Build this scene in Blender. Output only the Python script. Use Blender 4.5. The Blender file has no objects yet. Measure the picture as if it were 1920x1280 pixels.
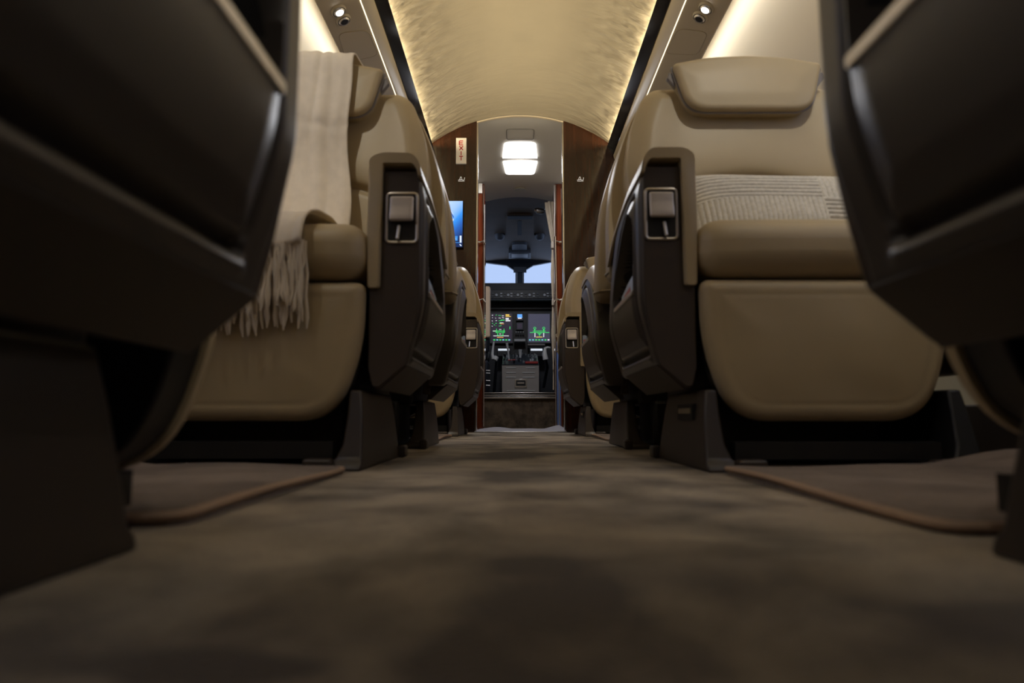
import bpy, bmesh, math, random
import numpy as np
from mathutils import Vector, Matrix
random.seed(5); rng = np.random.default_rng(5)
S = bpy.context.scene
COL = S.collection
# ------------------------------------------------------------------ camera
CX, CH = -0.028, 0.095
PITCH, YAW = math.radians(6.24), math.radians(0.31)
cam = bpy.data.cameras.new('camera'); camo = bpy.data.objects.new('camera', cam); COL.objects.link(camo)
cam.lens = 24; cam.sensor_width = 36; cam.clip_start = 0.01
camo.location = (CX, 0, CH); camo.rotation_euler = (math.pi/2 + PITCH, 0, YAW)
cam.dof.use_dof = True; cam.dof.focus_distance = 4.2; cam.dof.aperture_fstop = 3.8
S.camera = camo
# ------------------------------------------------------------------ world, exposure
w = bpy.data.worlds.new('sky'); S.world = w; w.use_nodes = True
bg = w.node_tree.nodes['Background']; bg.inputs[0].default_value = (0.50, 0.65, 0.95, 1); bg.inputs[1].default_value = 1.1
S.view_settings.view_transform = 'Standard'; S.view_settings.look = 'None'
S.view_settings.gamma = 1; S.view_settings.use_curve_mapping = False
S.view_settings.exposure = 0.0
S.cycles.max_bounces = 8; S.cycles.diffuse_bounces = 5; S.cycles.glossy_bounces = 4; S.cycles.use_denoising = True
S.cycles.sample_clamp_indirect = 4.0

def area(name, loc, rot, sx, sy, power, color=(1, 1, 1)):
    l = bpy.data.lights.new(name, 'AREA'); l.shape = 'RECTANGLE'; l.size = sx; l.size_y = sy
    l.energy = power; l.color = color
    o = bpy.data.objects.new(name, l); o.location = loc; o.rotation_euler = rot; COL.objects.link(o); return o
WARM = (1.0, 0.86, 0.62); NEUT = (1.0, 0.92, 0.78); COOL = (0.70, 0.80, 1.0)
YA, YP = -2.6, 4.05           # aft end of the cabin, forward partition
YM, YL = (0.1+YP)/2, (YP-0.1)      # only the forward cove strips are switched on
for s in (-1, 1):
    # cove strips: one washes the ceiling from behind the valance, one washes the side wall
    area('cove_light', (s*0.564, YM, 1.750), (0, s*math.radians(180-52), 0), 0.016, YL-0.1, 17, WARM)
    area('wall_wash_light', (s*0.750, YM, 1.600), (0, -s*math.radians(62), 0), 0.02, YL-0.1, 5, (1.0, 0.95, 0.87))
SPOT_Y = (-0.1, 0.75, 2.30, 3.25)  # a pair at the visible reading lights, the rest unseen and added as fill
for s in (-1, 1):
    for y in SPOT_Y:
        l = bpy.data.lights.new('reading_and_fill_spot', 'SPOT'); l.energy = 9 if y < 0 else 16; l.color = NEUT
        l.spot_size = math.radians(64); l.spot_blend = 0.9; l.shadow_soft_size = 0.02
        o = bpy.data.objects.new('reading_and_fill_spot', l); o.location = (s*0.66, y, 1.575); COL.objects.link(o)
        o.rotation_euler = (math.radians(18 if y < 0 else 43 if y < 1.2 else -20 if y < 3 else 0), s*math.radians(17 if y < 0 else -6), 0)
area('galley_light', (0.0, 4.58, 1.86), (0, 0, 0), 0.20, 0.5, 13, (0.92, 0.94, 1.0))

# ------------------------------------------------------------------ materials
MATS = {}
def mat(name, col, rough=0.5, metal=0.0, var=0.0, vscale=8.0, bump=0.0, bscale=200.0, spec=0.5, coat=0.0, ior=None,
        emit=None, estr=0.0, stretch=(1, 1, 1), sheen=0.0):
    m = bpy.data.materials.new(name); m.use_nodes = True; nt = m.node_tree; N = nt.nodes; L = nt.links
    b = N['Principled BSDF']
    b.inputs['Base Color'].default_value = (*col, 1); b.inputs['Roughness'].default_value = rough
    b.inputs['Metallic'].default_value = metal; b.inputs['Specular IOR Level'].default_value = spec
    b.inputs['Coat Weight'].default_value = coat; b.inputs['Coat Roughness'].default_value = 0.05
    b.inputs['Sheen Weight'].default_value = sheen
    if ior: b.inputs['IOR'].default_value = ior
    if emit: b.inputs['Emission Color'].default_value = (*emit, 1); b.inputs['Emission Strength'].default_value = estr
    tc = N.new('ShaderNodeTexCoord'); mp = N.new('ShaderNodeMapping'); L.new(tc.outputs['Object'], mp.inputs[0])
    mp.inputs['Scale'].default_value = stretch
    if var > 0:
        n = N.new('ShaderNodeTexNoise'); n.inputs['Scale'].default_value = vscale; n.inputs['Detail'].default_value = 4
        L.new(mp.outputs[0], n.inputs['Vector'])
        r = N.new('ShaderNodeValToRGB'); L.new(n.outputs[0], r.inputs[0])
        r.color_ramp.elements[0].position = 0.3; r.color_ramp.elements[1].position = 0.7
        r.color_ramp.elements[0].color = tuple(c*(1-var) for c in col)+(1,)
        r.color_ramp.elements[1].color = tuple(min(1, c*(1+var)) for c in col)+(1,)
        L.new(r.outputs[0], b.inputs['Base Color'])
    if bump > 0:
        n2 = N.new('ShaderNodeTexNoise'); n2.inputs['Scale'].default_value = bscale; n2.inputs['Detail'].default_value = 3
        L.new(mp.outputs[0], n2.inputs['Vector'])
        bp = N.new('ShaderNodeBump'); bp.inputs['Strength'].default_value = bump; bp.inputs['Distance'].default_value = 0.002
        L.new(n2.outputs[0], bp.inputs['Height']); L.new(bp.outputs[0], b.inputs['Normal'])
    MATS[name] = m; return m
leather = mat('beige_leather', (0.46, 0.372, 0.232), 0.42, var=0.05, vscale=5, bump=0.12, bscale=420)
leather_edge = mat('beige_leather_seam', (0.30, 0.235, 0.14), 0.5)
shell = mat('dark_brown_leather', (0.062, 0.052, 0.046), 0.38, bump=0.10, bscale=500)
shellfront = mat('dark_brown_panel', (0.050, 0.037, 0.030), 0.55)
pocketm = mat('pocket_black', (0.006, 0.005, 0.005), 0.6)
basem = mat('dark_brown_base', (0.035, 0.026, 0.021), 0.42)
blackm = mat('black_plastic', (0.008, 0.008, 0.009), 0.5)
chrome = mat('chrome', (0.80, 0.78, 0.76), 0.12, 1.0)
satin = mat('satin_metal', (0.62, 0.59, 0.56), 0.32, 1.0)
piping = mat('grey_piping', (0.22, 0.20, 0.20), 0.5)
throwm = mat('cream_wool', (0.80, 0.71, 0.58), 0.9, var=0.05, vscale=40, bump=0.5, bscale=600, sheen=0.3)
pillowm = mat('grey_knit', (0.66, 0.63, 0.57), 0.95, var=0.12, vscale=150, bump=0.5, bscale=500)
headliner = mat('headliner', (0.52, 0.44, 0.29), 0.75, var=0.04, vscale=5)
panelm = mat('beige_panel', (0.47, 0.40, 0.28), 0.40)
wallm = mat('wall_vinyl', (0.60, 0.54, 0.42), 0.6, bump=0.1, bscale=120)
glossblack = mat('gloss_black_band', (0.003, 0.002, 0.003), 0.15, spec=0.04)
galleym = mat('galley_ceiling', (0.50, 0.475, 0.425), 0.55)
cockpitm = mat('cockpit_liner', (0.16, 0.115, 0.08), 0.6, var=0.1, vscale=6)
cockdark = mat('cockpit_dark', (0.012, 0.015, 0.022), 0.4)
cockgrey = mat('pedestal_grey', (0.30, 0.27, 0.25), 0.45)
greym = mat('cockpit_grey', (0.11, 0.115, 0.125), 0.45)
palegrey = mat('pale_grey', (0.60, 0.60, 0.60), 0.4)
curtainm = mat('curtain_fabric', (0.34, 0.28, 0.21), 0.85, var=0.1, vscale=30)
matm = mat('rubber_mat', (0.22, 0.21, 0.24), 0.6)
bluem = mat('painted_blue_reflection', (0.10, 0.17, 0.42), 0.35)
creamp = mat('cream_plate', (0.75, 0.70, 0.60), 0.5)
redm = mat('red_letters', (0.55, 0.02, 0.02), 0.5)
signm = mat('exit_plate', (0.80, 0.72, 0.58), 0.5, emit=(1.0, 0.85, 0.62), estr=0.12)
lightpan = mat('light_lens', (0.9, 0.9, 0.9), 0.4, emit=(1.0, 0.97, 0.95), estr=3.0)
bulb = mat('bulb_lens', (0.9, 0.9, 0.9), 0.3, emit=(1.0, 0.95, 0.88), estr=12.0)
glowm = mat('glow_line', (0.9, 0.85, 0.7), 0.4, emit=(1.0, 0.85, 0.6), estr=2.2)
glyph = mat('lit_pictogram', (0.8, 0.8, 0.8), 0.5, emit=(1, 0.95, 0.85), estr=0.55)
winm = mat('window_shade', (0.6, 0.65, 0.75), 0.6, emit=(0.55, 0.65, 1.0), estr=2.2)
def E(name, c, s=1.0): return mat(name, tuple(x*0.2 for x in c), 0.4, emit=c, estr=s)
g_green = E('symbol_green', (0.05, 0.75, 0.15)); g_white = E('symbol_white', (0.8, 0.8, 0.85)); g_amber = E('symbol_amber', (0.9, 0.6, 0.1))
g_cyan = E('symbol_cyan', (0.15, 0.6, 0.65)); g_blue = E('symbol_blue', (0.12, 0.40, 0.95)); g_orange = E('symbol_orange', (0.85, 0.35, 0.08))
scr_pur = E('screen_purple', (0.022, 0.016, 0.030)); scr_blue = E('screen_slate', (0.052, 0.052, 0.085))
g_red = mat('red_guard', (0.35, 0.02, 0.02), 0.4)
sil = mat('silver_knob', (0.5, 0.52, 0.55), 0.3, 0.6)
# glass: thin transparent sheet with a faint gloss
glass = bpy.data.materials.new('windshield_glass'); glass.use_nodes = True
nt = glass.node_tree; nt.nodes.clear()
o_ = nt.nodes.new('ShaderNodeOutputMaterial'); tr = nt.nodes.new('ShaderNodeBsdfTransparent'); gl = nt.nodes.new('ShaderNodeBsdfGlossy')
mx = nt.nodes.new('ShaderNodeMixShader'); mx.inputs[0].default_value = 0.04; gl.inputs['Roughness'].default_value = 0.02
tr.inputs[0].default_value = (0.96, 0.97, 1, 1)
nt.links.new(tr.outputs[0], mx.inputs[1]); nt.links.new(gl.outputs[0], mx.inputs[2]); nt.links.new(mx.outputs[0], o_.inputs[0])
# lacquered wood
def wood(name, c0, c1, ior=1.9, rough=0.07, sx=14):
    m = bpy.data.materials.new(name); m.use_nodes = True; nt = m.node_tree; N = nt.nodes; L = nt.links
    b = N['Principled BSDF']; b.inputs['Roughness'].default_value = rough; b.inputs['IOR'].default_value = ior
    tc = N.new('ShaderNodeTexCoord'); mp = N.new('ShaderNodeMapping'); L.new(tc.outputs['Object'], mp.inputs[0])
    mp.inputs['Scale'].default_value = (sx, sx, 0.8)
    n = N.new('ShaderNodeTexNoise'); n.inputs['Scale'].default_value = 3.0; n.inputs['Detail'].default_value = 6; n.inputs['Distortion'].default_value = 0.4
    L.new(mp.outputs[0], n.inputs['Vector'])
    r = N.new('ShaderNodeValToRGB'); L.new(n.outputs[0], r.inputs[0])
    r.color_ramp.elements[0].position = 0.35; r.color_ramp.elements[1].position = 0.68
    r.color_ramp.elements[0].color = (*c0, 1); r.color_ramp.elements[1].color = (*c1, 1)
    L.new(r.outputs[0], b.inputs['Base Color']); return m
woodm = wood('dark_lacquered_wood', (0.030, 0.010, 0.004), (0.046, 0.015, 0.006), 1.6, 0.10)
redwood = wood('red_lacquered_wood', (0.06, 0.012, 0.005), (0.12, 0.026, 0.009), 1.6)
# carpet with mottled pile and darker oval patches
def carpet(name, c0, c1, scale, blobs=()):
    m = bpy.data.materials.new(name); m.use_nodes = True; nt = m.node_tree; N = nt.nodes; L = nt.links
    b = N['Principled BSDF']; b.inputs['Roughness'].default_value = 0.95; b.inputs['Specular IOR Level'].default_value = 0.1
    b.inputs['Sheen Weight'].default_value = 0.25
    tc = N.new('ShaderNodeTexCoord')
    n = N.new('ShaderNodeTexNoise'); n.inputs['Scale'].default_value = scale; n.inputs['Detail'].default_value = 5; n.inputs['Roughness'].default_value = 0.6
    n.inputs['Distortion'].default_value = 0.35
    L.new(tc.outputs['Object'], n.inputs['Vector'])
    cur = n.outputs[0]
    for (bx, by, rx, ry, k) in blobs:     # darker oval patches with ragged edges
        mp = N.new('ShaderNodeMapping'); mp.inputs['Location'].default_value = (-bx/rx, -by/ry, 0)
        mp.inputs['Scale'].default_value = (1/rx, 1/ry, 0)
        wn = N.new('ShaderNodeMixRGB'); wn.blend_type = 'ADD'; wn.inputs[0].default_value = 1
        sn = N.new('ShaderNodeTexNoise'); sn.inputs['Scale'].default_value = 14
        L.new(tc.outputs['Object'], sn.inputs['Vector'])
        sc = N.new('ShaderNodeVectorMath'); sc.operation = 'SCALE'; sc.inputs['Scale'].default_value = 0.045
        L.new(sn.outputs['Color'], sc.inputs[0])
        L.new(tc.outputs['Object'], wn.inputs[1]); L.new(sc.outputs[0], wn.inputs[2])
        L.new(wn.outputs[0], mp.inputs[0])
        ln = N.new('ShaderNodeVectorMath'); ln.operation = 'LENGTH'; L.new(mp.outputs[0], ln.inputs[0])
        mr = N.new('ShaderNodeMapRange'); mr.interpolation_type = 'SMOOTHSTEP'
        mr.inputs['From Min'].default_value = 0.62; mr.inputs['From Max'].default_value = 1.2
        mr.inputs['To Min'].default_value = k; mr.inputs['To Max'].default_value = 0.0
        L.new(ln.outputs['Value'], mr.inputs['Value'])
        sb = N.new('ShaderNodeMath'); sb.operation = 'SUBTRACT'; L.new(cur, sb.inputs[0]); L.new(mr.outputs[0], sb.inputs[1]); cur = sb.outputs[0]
    r = N.new('ShaderNodeValToRGB'); L.new(cur, r.inputs[0])
    r.color_ramp.elements[0].position = 0.36; r.color_ramp.elements[1].position = 0.60
    r.color_ramp.elements[0].color = (*c0, 1); r.color_ramp.elements[1].color = (*c1, 1)
    f = N.new('ShaderNodeTexNoise'); f.inputs['Scale'].default_value = 260; f.inputs['Detail'].default_value = 2; L.new(tc.outputs['Object'], f.inputs['Vector'])
    mm = N.new('ShaderNodeMixRGB'); mm.blend_type = 'MULTIPLY'; mm.inputs[0].default_value = 0.55
    L.new(r.outputs[0], mm.inputs[1]); L.new(f.outputs[0], mm.inputs[2]); L.new(mm.outputs[0], b.inputs['Base Color'])
    bp = N.new('ShaderNodeBump'); bp.inputs['Strength'].default_value = 0.6; bp.inputs['Distance'].default_value = 0.003
    L.new(f.outputs[0], bp.inputs['Height']); L.new(bp.outputs[0], b.inputs['Normal'])
    return m
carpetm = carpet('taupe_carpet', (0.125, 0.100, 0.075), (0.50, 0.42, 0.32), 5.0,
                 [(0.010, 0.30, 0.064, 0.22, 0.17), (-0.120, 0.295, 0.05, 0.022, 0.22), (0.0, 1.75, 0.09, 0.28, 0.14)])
mat_carpet = carpet('footwell_carpet', (0.16, 0.12, 0.10), (0.29, 0.225, 0.185), 7.0)
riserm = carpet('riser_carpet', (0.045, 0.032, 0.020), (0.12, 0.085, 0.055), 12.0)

# ------------------------------------------------------------------ mesh helpers
def tag(o, label=None, cat=None, group=None, kind=None):
    if label: o['label'] = label
    if cat: o['category'] = cat
    if group: o['group'] = group
    if kind: o['kind'] = kind
    return o
def empty(name, loc=(0, 0, 0), rz=0, label=None, cat=None, group=None):
    o = bpy.data.objects.new(name, None); o.location = loc; o.rotation_euler = (0, 0, rz); o.empty_display_size = 0.1
    COL.objects.link(o); return tag(o, label, cat, group)
def link(name, verts, faces, mats, parent=None, smooth=True, mi=None, angle=38, weld=False):
    me = bpy.data.meshes.new(name)
    me.from_pydata([tuple(map(float, v)) for v in verts], [], [tuple(map(int, f)) for f in faces])
    if not isinstance(mats, (list, tuple)): mats = [mats]
    for m in mats: me.materials.append(m)
    if mi is not None: me.polygons.foreach_set('material_index', list(mi))
    bm = bmesh.new(); bm.from_mesh(me)
    if weld: bmesh.ops.remove_doubles(bm, verts=bm.verts, dist=1e-5)
    bmesh.ops.recalc_face_normals(bm, faces=bm.faces)
    for f in bm.faces: f.smooth = smooth
    if smooth:
        a = math.radians(angle)
        for e in bm.edges:
            if len(e.link_faces) == 2 and e.calc_face_angle(0) > a: e.smooth = False
    bm.to_mesh(me); bm.free()
    o = bpy.data.objects.new(name, me); COL.objects.link(o)
    if parent is not None: o.parent = parent
    return o
class MB:
    """collects shapes into one mesh"""
    def __init__(self): self.v = []; self.f = []; self.m = []
    def add(self, v, f, m=0):
        k = len(self.v); self.v += [tuple(p) for p in v]; self.f += [tuple(i+k for i in q) for q in f]; self.m += [m]*len(f); return self
    def box(self, x0, x1, y0, y1, z0, z1, m=0):
        v = [(x, y, z) for x in (x0, x1) for y in (y0, y1) for z in (z0, z1)]
        return self.add(v, [(0, 1, 3, 2), (4, 6, 7, 5), (0, 4, 5, 1), (2, 3, 7, 6), (0, 2, 6, 4), (1, 5, 7, 3)], m)
    def tube(self, pts, r, n=8, m=0, closed=False):
        pts = [Vector(p) for p in pts]; k = len(pts); V = []; F = []; s = None
        for i, p in enumerate(pts):
            a = pts[i-1] if (i > 0 or closed) else p; b = pts[(i+1) % k] if (i < k-1 or closed) else p
            t = (b-a).normalized()
            if s is None: s = t.cross(Vector((0, 0, 1)) if abs(t.z) < 0.9 else Vector((0, 1, 0))).normalized()
            else: s = (s-t*s.dot(t)).normalized()
            u = s.cross(t)
            rr = r[i] if isinstance(r, (list, tuple)) else r
            for j in range(n):
                an = 2*math.pi*j/n; V.append(p + s*math.cos(an)*rr + u*math.sin(an)*rr)
        for i in range(k if closed else k-1):
            for j in range(n):
                a = i*n+j; b = i*n+(j+1) % n; c = ((i+1) % k)*n+(j+1) % n; d = ((i+1) % k)*n+j; F.append((a, b, c, d))
        if not closed: F.append(tuple(range(n-1, -1, -1))); F.append(tuple((k-1)*n+j for j in range(n)))
        return self.add(V, F, m)
    def cyl(self, c, axis, r, h, n=20, m=0, r2=None):
        a = Vector(axis).normalized(); c = Vector(c); return self.tube([c, c+a*h], [r, r if r2 is None else r2], n, m)
    def build(self, name, mats, parent=None, bevel=0, smooth=True, seg=2):
        o = link(name, self.v, self.f, mats, parent, smooth, self.m)
        if bevel:
            b = o.modifiers.new('bevel', 'BEVEL'); b.width = bevel; b.segments = seg; b.limit_method = 'ANGLE'; b.angle_limit = math.radians(35)
        return o
def rounded(pts, r, n=5):
    """2D polygon with rounded corners; r a number or list"""
    out = []; k = len(pts)
    for i in range(k):
        p = np.array(pts[i], float); a = np.array(pts[i-1], float); b = np.array(pts[(i+1) % k], float)
        ri = r[i] if isinstance(r, (list, tuple)) else r
        u = (a-p); v = (b-p); lu = np.linalg.norm(u); lv = np.linalg.norm(v); u /= lu; v /= lv
        t = min(ri, lu*0.49, lv*0.49)
        if t < 1e-5: out.append(tuple(p)); continue
        for j in range(n+1):
            s = j/n; q = (1-s)**2*(p+u*t) + 2*s*(1-s)*p + s*s*(p+v*t); out.append(tuple(q))
    return out
def resample(pts, step):
    P = np.array(pts+[pts[0]]); out = []
    for a, b in zip(P[:-1], P[1:]):
        d = np.linalg.norm(b-a); k = max(1, int(math.ceil(d/step)))
        for j in range(k): out.append(a+(b-a)*j/k)
    return np.array(out)
def seg_dist(P, poly, closed=True):
    Q = np.array(poly, float); A = Q if closed else Q[:-1]; B = np.roll(Q, -1, 0) if closed else Q[1:]
    D = B-A; L2 = (D**2).sum(1)+1e-12
    W = P[:, None, :]-A[None]; t = np.clip((W*D[None]).sum(2)/L2[None], 0, 1)
    return np.sqrt(((W-t[..., None]*D[None])**2).sum(2)).min(1)
def inside(P, poly):
    Q = np.array(poly, float); r = np.zeros(len(P), bool); j = len(Q)-1
    for i in range(len(Q)):
        c = ((Q[i, 1] > P[:, 1]) != (Q[j, 1] > P[:, 1])) & (P[:, 0] < (Q[j, 0]-Q[i, 0])*(P[:, 1]-Q[i, 1])/(Q[j, 1]-Q[i, 1]+1e-12)+Q[i, 0])
        r ^= c; j = i
    return r
def sm(x, a, b):
    t = np.clip((x-a)/(b-a), 0, 1); return t*t*(3-2*t)
def edge_round(d, r):
    q = 1-np.clip(d/r, 0, 1); return r*(1-np.sqrt(np.maximum(0, 1-q*q)))
def relief(name, outline, centre, to3, back, mats, parent=None, rings=26, step=0.01, mi_fn=None, angle=50, edge=0.0):
    """a panel: polar grid inside a star-shaped outline; to3(P, d) gives the front surface, back(P) the rear one"""
    O = resample(outline, step); n = len(O); c = np.array(centre, float)
    t = np.linspace(0, 1, rings+1)[1:]; t = 1-(1-t)**1.5
    P = [c[None]]+[c+(O-c)*k for k in t]; P = np.concatenate(P); d = seg_dist(P, outline)
    F = to3(P, d); Bk = back(O)
    V = np.concatenate([F, Bk]); faces = [(0, 1+j, 1+(j+1) % n) for j in range(n)]; pt = [P[[0, 1+j, 1+(j+1) % n]].mean(0) for j in range(n)]
    for r in range(rings-1):
        for j in range(n):
            a = 1+r*n+j; b = 1+r*n+(j+1) % n; faces.append((a, a+n, b+n, b)); pt.append((P[a]+P[b+n])/2)
    base = 1+(rings-1)*n; nb = 1+rings*n
    for j in range(n): faces.append((base+j, nb+j, nb+(j+1) % n, base+(j+1) % n)); pt.append(O[j])
    faces.append(tuple(nb+j for j in range(n))); pt.append(c)
    mi = mi_fn(np.array(pt)) if mi_fn is not None else None
    return link(name, V, faces, mats, parent, True, mi, angle)
def rbox(name, c, size, r, mats, parent=None, n=10, fn=None, crown=0.0):
    """rounded, slightly crowned cushion block"""
    hx, hy, hz = [s/2 for s in size]; V = []; Fc = []
    def ax(h):
        inner = h-r; e = [-h+r*(1-math.cos(k*math.pi/2/4)) for k in range(4)]; mid = list(np.linspace(-inner, inner, n)); return e+mid+[-q for q in e[::-1]]
    A = [ax(hx), ax(hy), ax(hz)]; H = (hx, hy, hz)
    for axis in range(3):
        i, j = [q for q in range(3) if q != axis]
        for sgn in (-1, 1):
            k0 = len(V); U, W = A[i], A[j]
            for u in U:
                for w_ in W:
                    p = [0, 0, 0]; p[axis] = sgn*H[axis]; p[i] = u; p[j] = w_
                    q = [max(-H[k]+r, min(H[k]-r, p[k])) for k in range(3)]
                    dd = [p[k]-q[k] for k in range(3)]; L = math.sqrt(sum(x*x for x in dd)) or 1
                    p = [q[k]+dd[k]/L*r for k in range(3)]
                    if crown:
                        bu = (1-(u/H[i])**2)*(1-(w_/H[j])**2); p[axis] += sgn*crown*bu
                    V.append(p)
            m_ = len(W)
            for a in range(len(U)-1):
                for b in range(m_-1): Fc.append((k0+a*m_+b, k0+(a+1)*m_+b, k0+(a+1)*m_+b+1, k0+a*m_+b+1))
    V = [(p[0]+c[0], p[1]+c[1], p[2]+c[2]) for p in V]
    if fn: V = [fn(*p) for p in V]
    return link(name, V, Fc, mats, parent, True, None, 60, weld=True)
def prism(name, poly, axis, t0, t1, mats, parent=None, bevel=0, shear=None):
    """extrude a 2D polygon along an axis; poly coords are the two other axes in order"""
    def p3(a, b, t): return {'x': (t, a, b), 'y': (a, t, b), 'z': (a, b, t)}[axis]
    n = len(poly); V = [p3(a, b, t0) for a, b in poly]+[p3(a, b, t1) for a, b in poly]
    if shear: V = [shear(*v) for v in V]
    F = [tuple(range(n)), tuple(range(2*n-1, n-1, -1))]+[(i, (i+1) % n, n+(i+1) % n, n+i) for i in range(n)]
    o = link(name, V, F, mats, parent, True, None, 30)
    if bevel:
        b = o.modifiers.new('bevel', 'BEVEL'); b.width = bevel; b.segments = 3; b.limit_method = 'ANGLE'; b.angle_limit = math.radians(35)
    return o
def copy_tree(o, parent=None):
    c = o.copy(); COL.objects.link(c); c.parent = parent
    for ch in [x for x in bpy.data.objects if x.parent == o]: copy_tree(ch, c)
    return c
_F = Vector((0, math.cos(PITCH), math.sin(PITCH))); _U = Vector((0, -math.sin(PITCH), math.cos(PITCH))); _R = Vector((1, 0, 0))
_Z = Matrix.Rotation(YAW, 3, 'Z')
def at(px, py, Y=None, Z=None):
    """the place in the cabin seen at a photo pixel, on the plane Y=const or Z=const"""
    d = _Z @ (_F + _R*((px-960)/1280) + _U*((640-py)/1280)); o = Vector((CX, 0, CH))
    k = (Y-o.y)/d.y if Y is not None else (Z-o.z)/d.z
    return o+d*k

# ------------------------------------------------------------------ the cabin shell
def strip(name, prof, y0, y1, m, thick=0.012, parent=None, closed=False, flip=1):
    """sheet following a cross-section profile in X-Z, given thickness outward"""
    P = np.array(prof, float); n = len(P); T = np.gradient(P, axis=0); Nn = np.stack([-T[:, 1], T[:, 0]], 1); Nn /= np.linalg.norm(Nn, axis=1)[:, None]
    Q = P+Nn*thick*flip; V = []
    for y in (y0, y1):
        V += [(a, y, b) for a, b in P]+[(a, y, b) for a, b in Q]
    F = []
    for i in range(n-1):
        F += [(i, i+1, 2*n+i+1, 2*n+i), (n+i, 3*n+i, 3*n+i+1, n+i+1), (i, n+i, n+i+1, i+1), (2*n+i, 2*n+i+1, 3*n+i+1, 3*n+i)]
    F += [(0, 2*n, 3*n, n), (n-1, 2*n-1, 4*n-1, 3*n-1)]
    return link(name, V, F, m, parent, True, None, 30)
def arc_z(x, z0, half, sag):
    R = (half*half+sag*sag)/(2*sag); return z0-R+math.sqrt(R*R-x*x)
def ceil_z(x): return arc_z(x, 1.950, 0.537, 0.178)
def struct(o): o['kind'] = 'structure'; return o
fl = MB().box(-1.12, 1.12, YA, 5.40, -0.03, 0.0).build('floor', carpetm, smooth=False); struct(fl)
cp = [(x, ceil_z(x)) for x in np.linspace(-0.545, 0.545, 41)]
cp = [(-0.70, 1.800), (-0.60, 1.800), (-0.555, 1.785)]+cp+[(0.555, 1.785), (0.60, 1.800), (0.70, 1.800)]
# ceiling with a fine cloth ripple near its edges
o = strip('ceiling', cp, YA, YP, headliner, 0.015); struct(o)
nt = headliner.node_tree; b = nt.nodes['Principled BSDF']; tc = nt.nodes.new('ShaderNodeTexCoord'); mp = nt.nodes.new('ShaderNodeMapping')
mp.inputs['Scale'].default_value = (3, 9, 3); nz = nt.nodes.new('ShaderNodeTexNoise'); nz.inputs['Scale'].default_value = 2.4; nz.inputs['Detail'].default_value = 4
bp = nt.nodes.new('ShaderNodeBump'); bp.inputs['Strength'].default_value = 0.8; bp.inputs['Distance'].default_value = 0.022
nt.links.new(tc.outputs['Object'], mp.inputs[0]); nt.links.new(mp.outputs[0], nz.inputs['Vector']); sx_ = nt.nodes.new('ShaderNodeSeparateXYZ'); ab = nt.nodes.new('ShaderNodeMath'); ab.operation = 'ABSOLUTE'; mr_ = nt.nodes.new('ShaderNodeMapRange')
mr_.inputs['From Min'].default_value = 0.18; mr_.inputs['From Max'].default_value = 0.50; mr_.inputs['To Min'].default_value = 0.15; mu = nt.nodes.new('ShaderNodeMath'); mu.operation = 'MULTIPLY'
nt.links.new(tc.outputs['Object'], sx_.inputs[0]); nt.links.new(sx_.outputs['X'], ab.inputs[0]); nt.links.new(ab.outputs[0], mr_.inputs['Value']); nt.links.new(mr_.outputs[0], mu.inputs[0]); nt.links.new(nz.outputs[0], mu.inputs[1])
nt.links.new(mu.outputs[0], bp.inputs['Height']); nt.links.new(bp.outputs[0], b.inputs['Normal'])
wall_prof = [(0.69, 1.81), (0.76, 1.70), (0.83, 1.595), (0.90, 1.48), (0.955, 1.36), (1.00, 1.22), (1.04, 1.03), (1.06, 0.80), (1.05, 0.52), (1.02, 0.28), (0.98, 0.0)]
k = 0
for s, side in ((-1, 'left'), (1, 'right')):
    struct(strip('wall_'+side, [(s*x, z) for x, z in wall_prof], YA, YP+0.05, wallm, 0.02, flip=s))
    struct(strip('trim_1' if s < 0 else 'trim_2', [(s*0.536, 1.746), (s*0.552, 1.722), (s*0.571, 1.695)], YA, YP, glossblack, 0.006, flip=s))
    struct(strip('trim_3' if s < 0 else 'trim_4', rounded([(s*0.571, 1.695), (s*0.578, 1.665), (s*0.600, 1.628), (s*0.66, 1.598), (s*0.741, 1.556), (s*0.745, 1.575)], 0.012, 4), YA, YP, panelm, 0.006, flip=s))
    tb = MB().tube([(s*0.603, YA, 1.626), (s*0.603, YP, 1.626)], 0.0020, 8); struct(tb.build('glow_line_left' if s < 0 else 'glow_line_right', glowm))  # thin emissive line along the panel's inner edge
    # side ledge with dark lacquered front and baseboard
    struct(MB().box(*sorted((s*0.93, s*1.05)), YA, YP, 0.50, 0.56).build('trim_7' if s < 0 else 'trim_8', woodm, bevel=0.01))
    struct(MB().box(*sorted((s*0.955, s*1.02)), YA, YP, 0.0, 0.12).build('baseboard_'+side, shellfront, bevel=0.005))
    # oval windows with glowing blinds
    for y in (-1.6, -0.55, 0.45, 1.15, 2.72, 3.45):
        pts = [(y+0.14*math.copysign(abs(math.cos(a))**0.7, math.cos(a)), 1.02+0.19*math.copysign(abs(math.sin(a))**0.7, math.sin(a))) for a in np.linspace(0, 2*math.pi, 33)[:-1]]
        def wx(z): return np.interp(z, [p[1] for p in wall_prof[::-1]], [p[0] for p in wall_prof[::-1]])
        k += 1
        fr = MB().tube([(s*(wx(z)-0.004), yy, z) for yy, z in pts], 0.014, 8, closed=True).build('window_%d' % k, panelm); struct(fr)
        V = [(s*(wx(z)-0.006), yy, z) for yy, z in pts]; pane = link('shade', V, [tuple(range(len(V)))], winm, fr)
struct(MB().box(-1.1, 1.1, YA-0.05, YA, 0, 1.96).build('wall_back', panelm))

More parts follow.
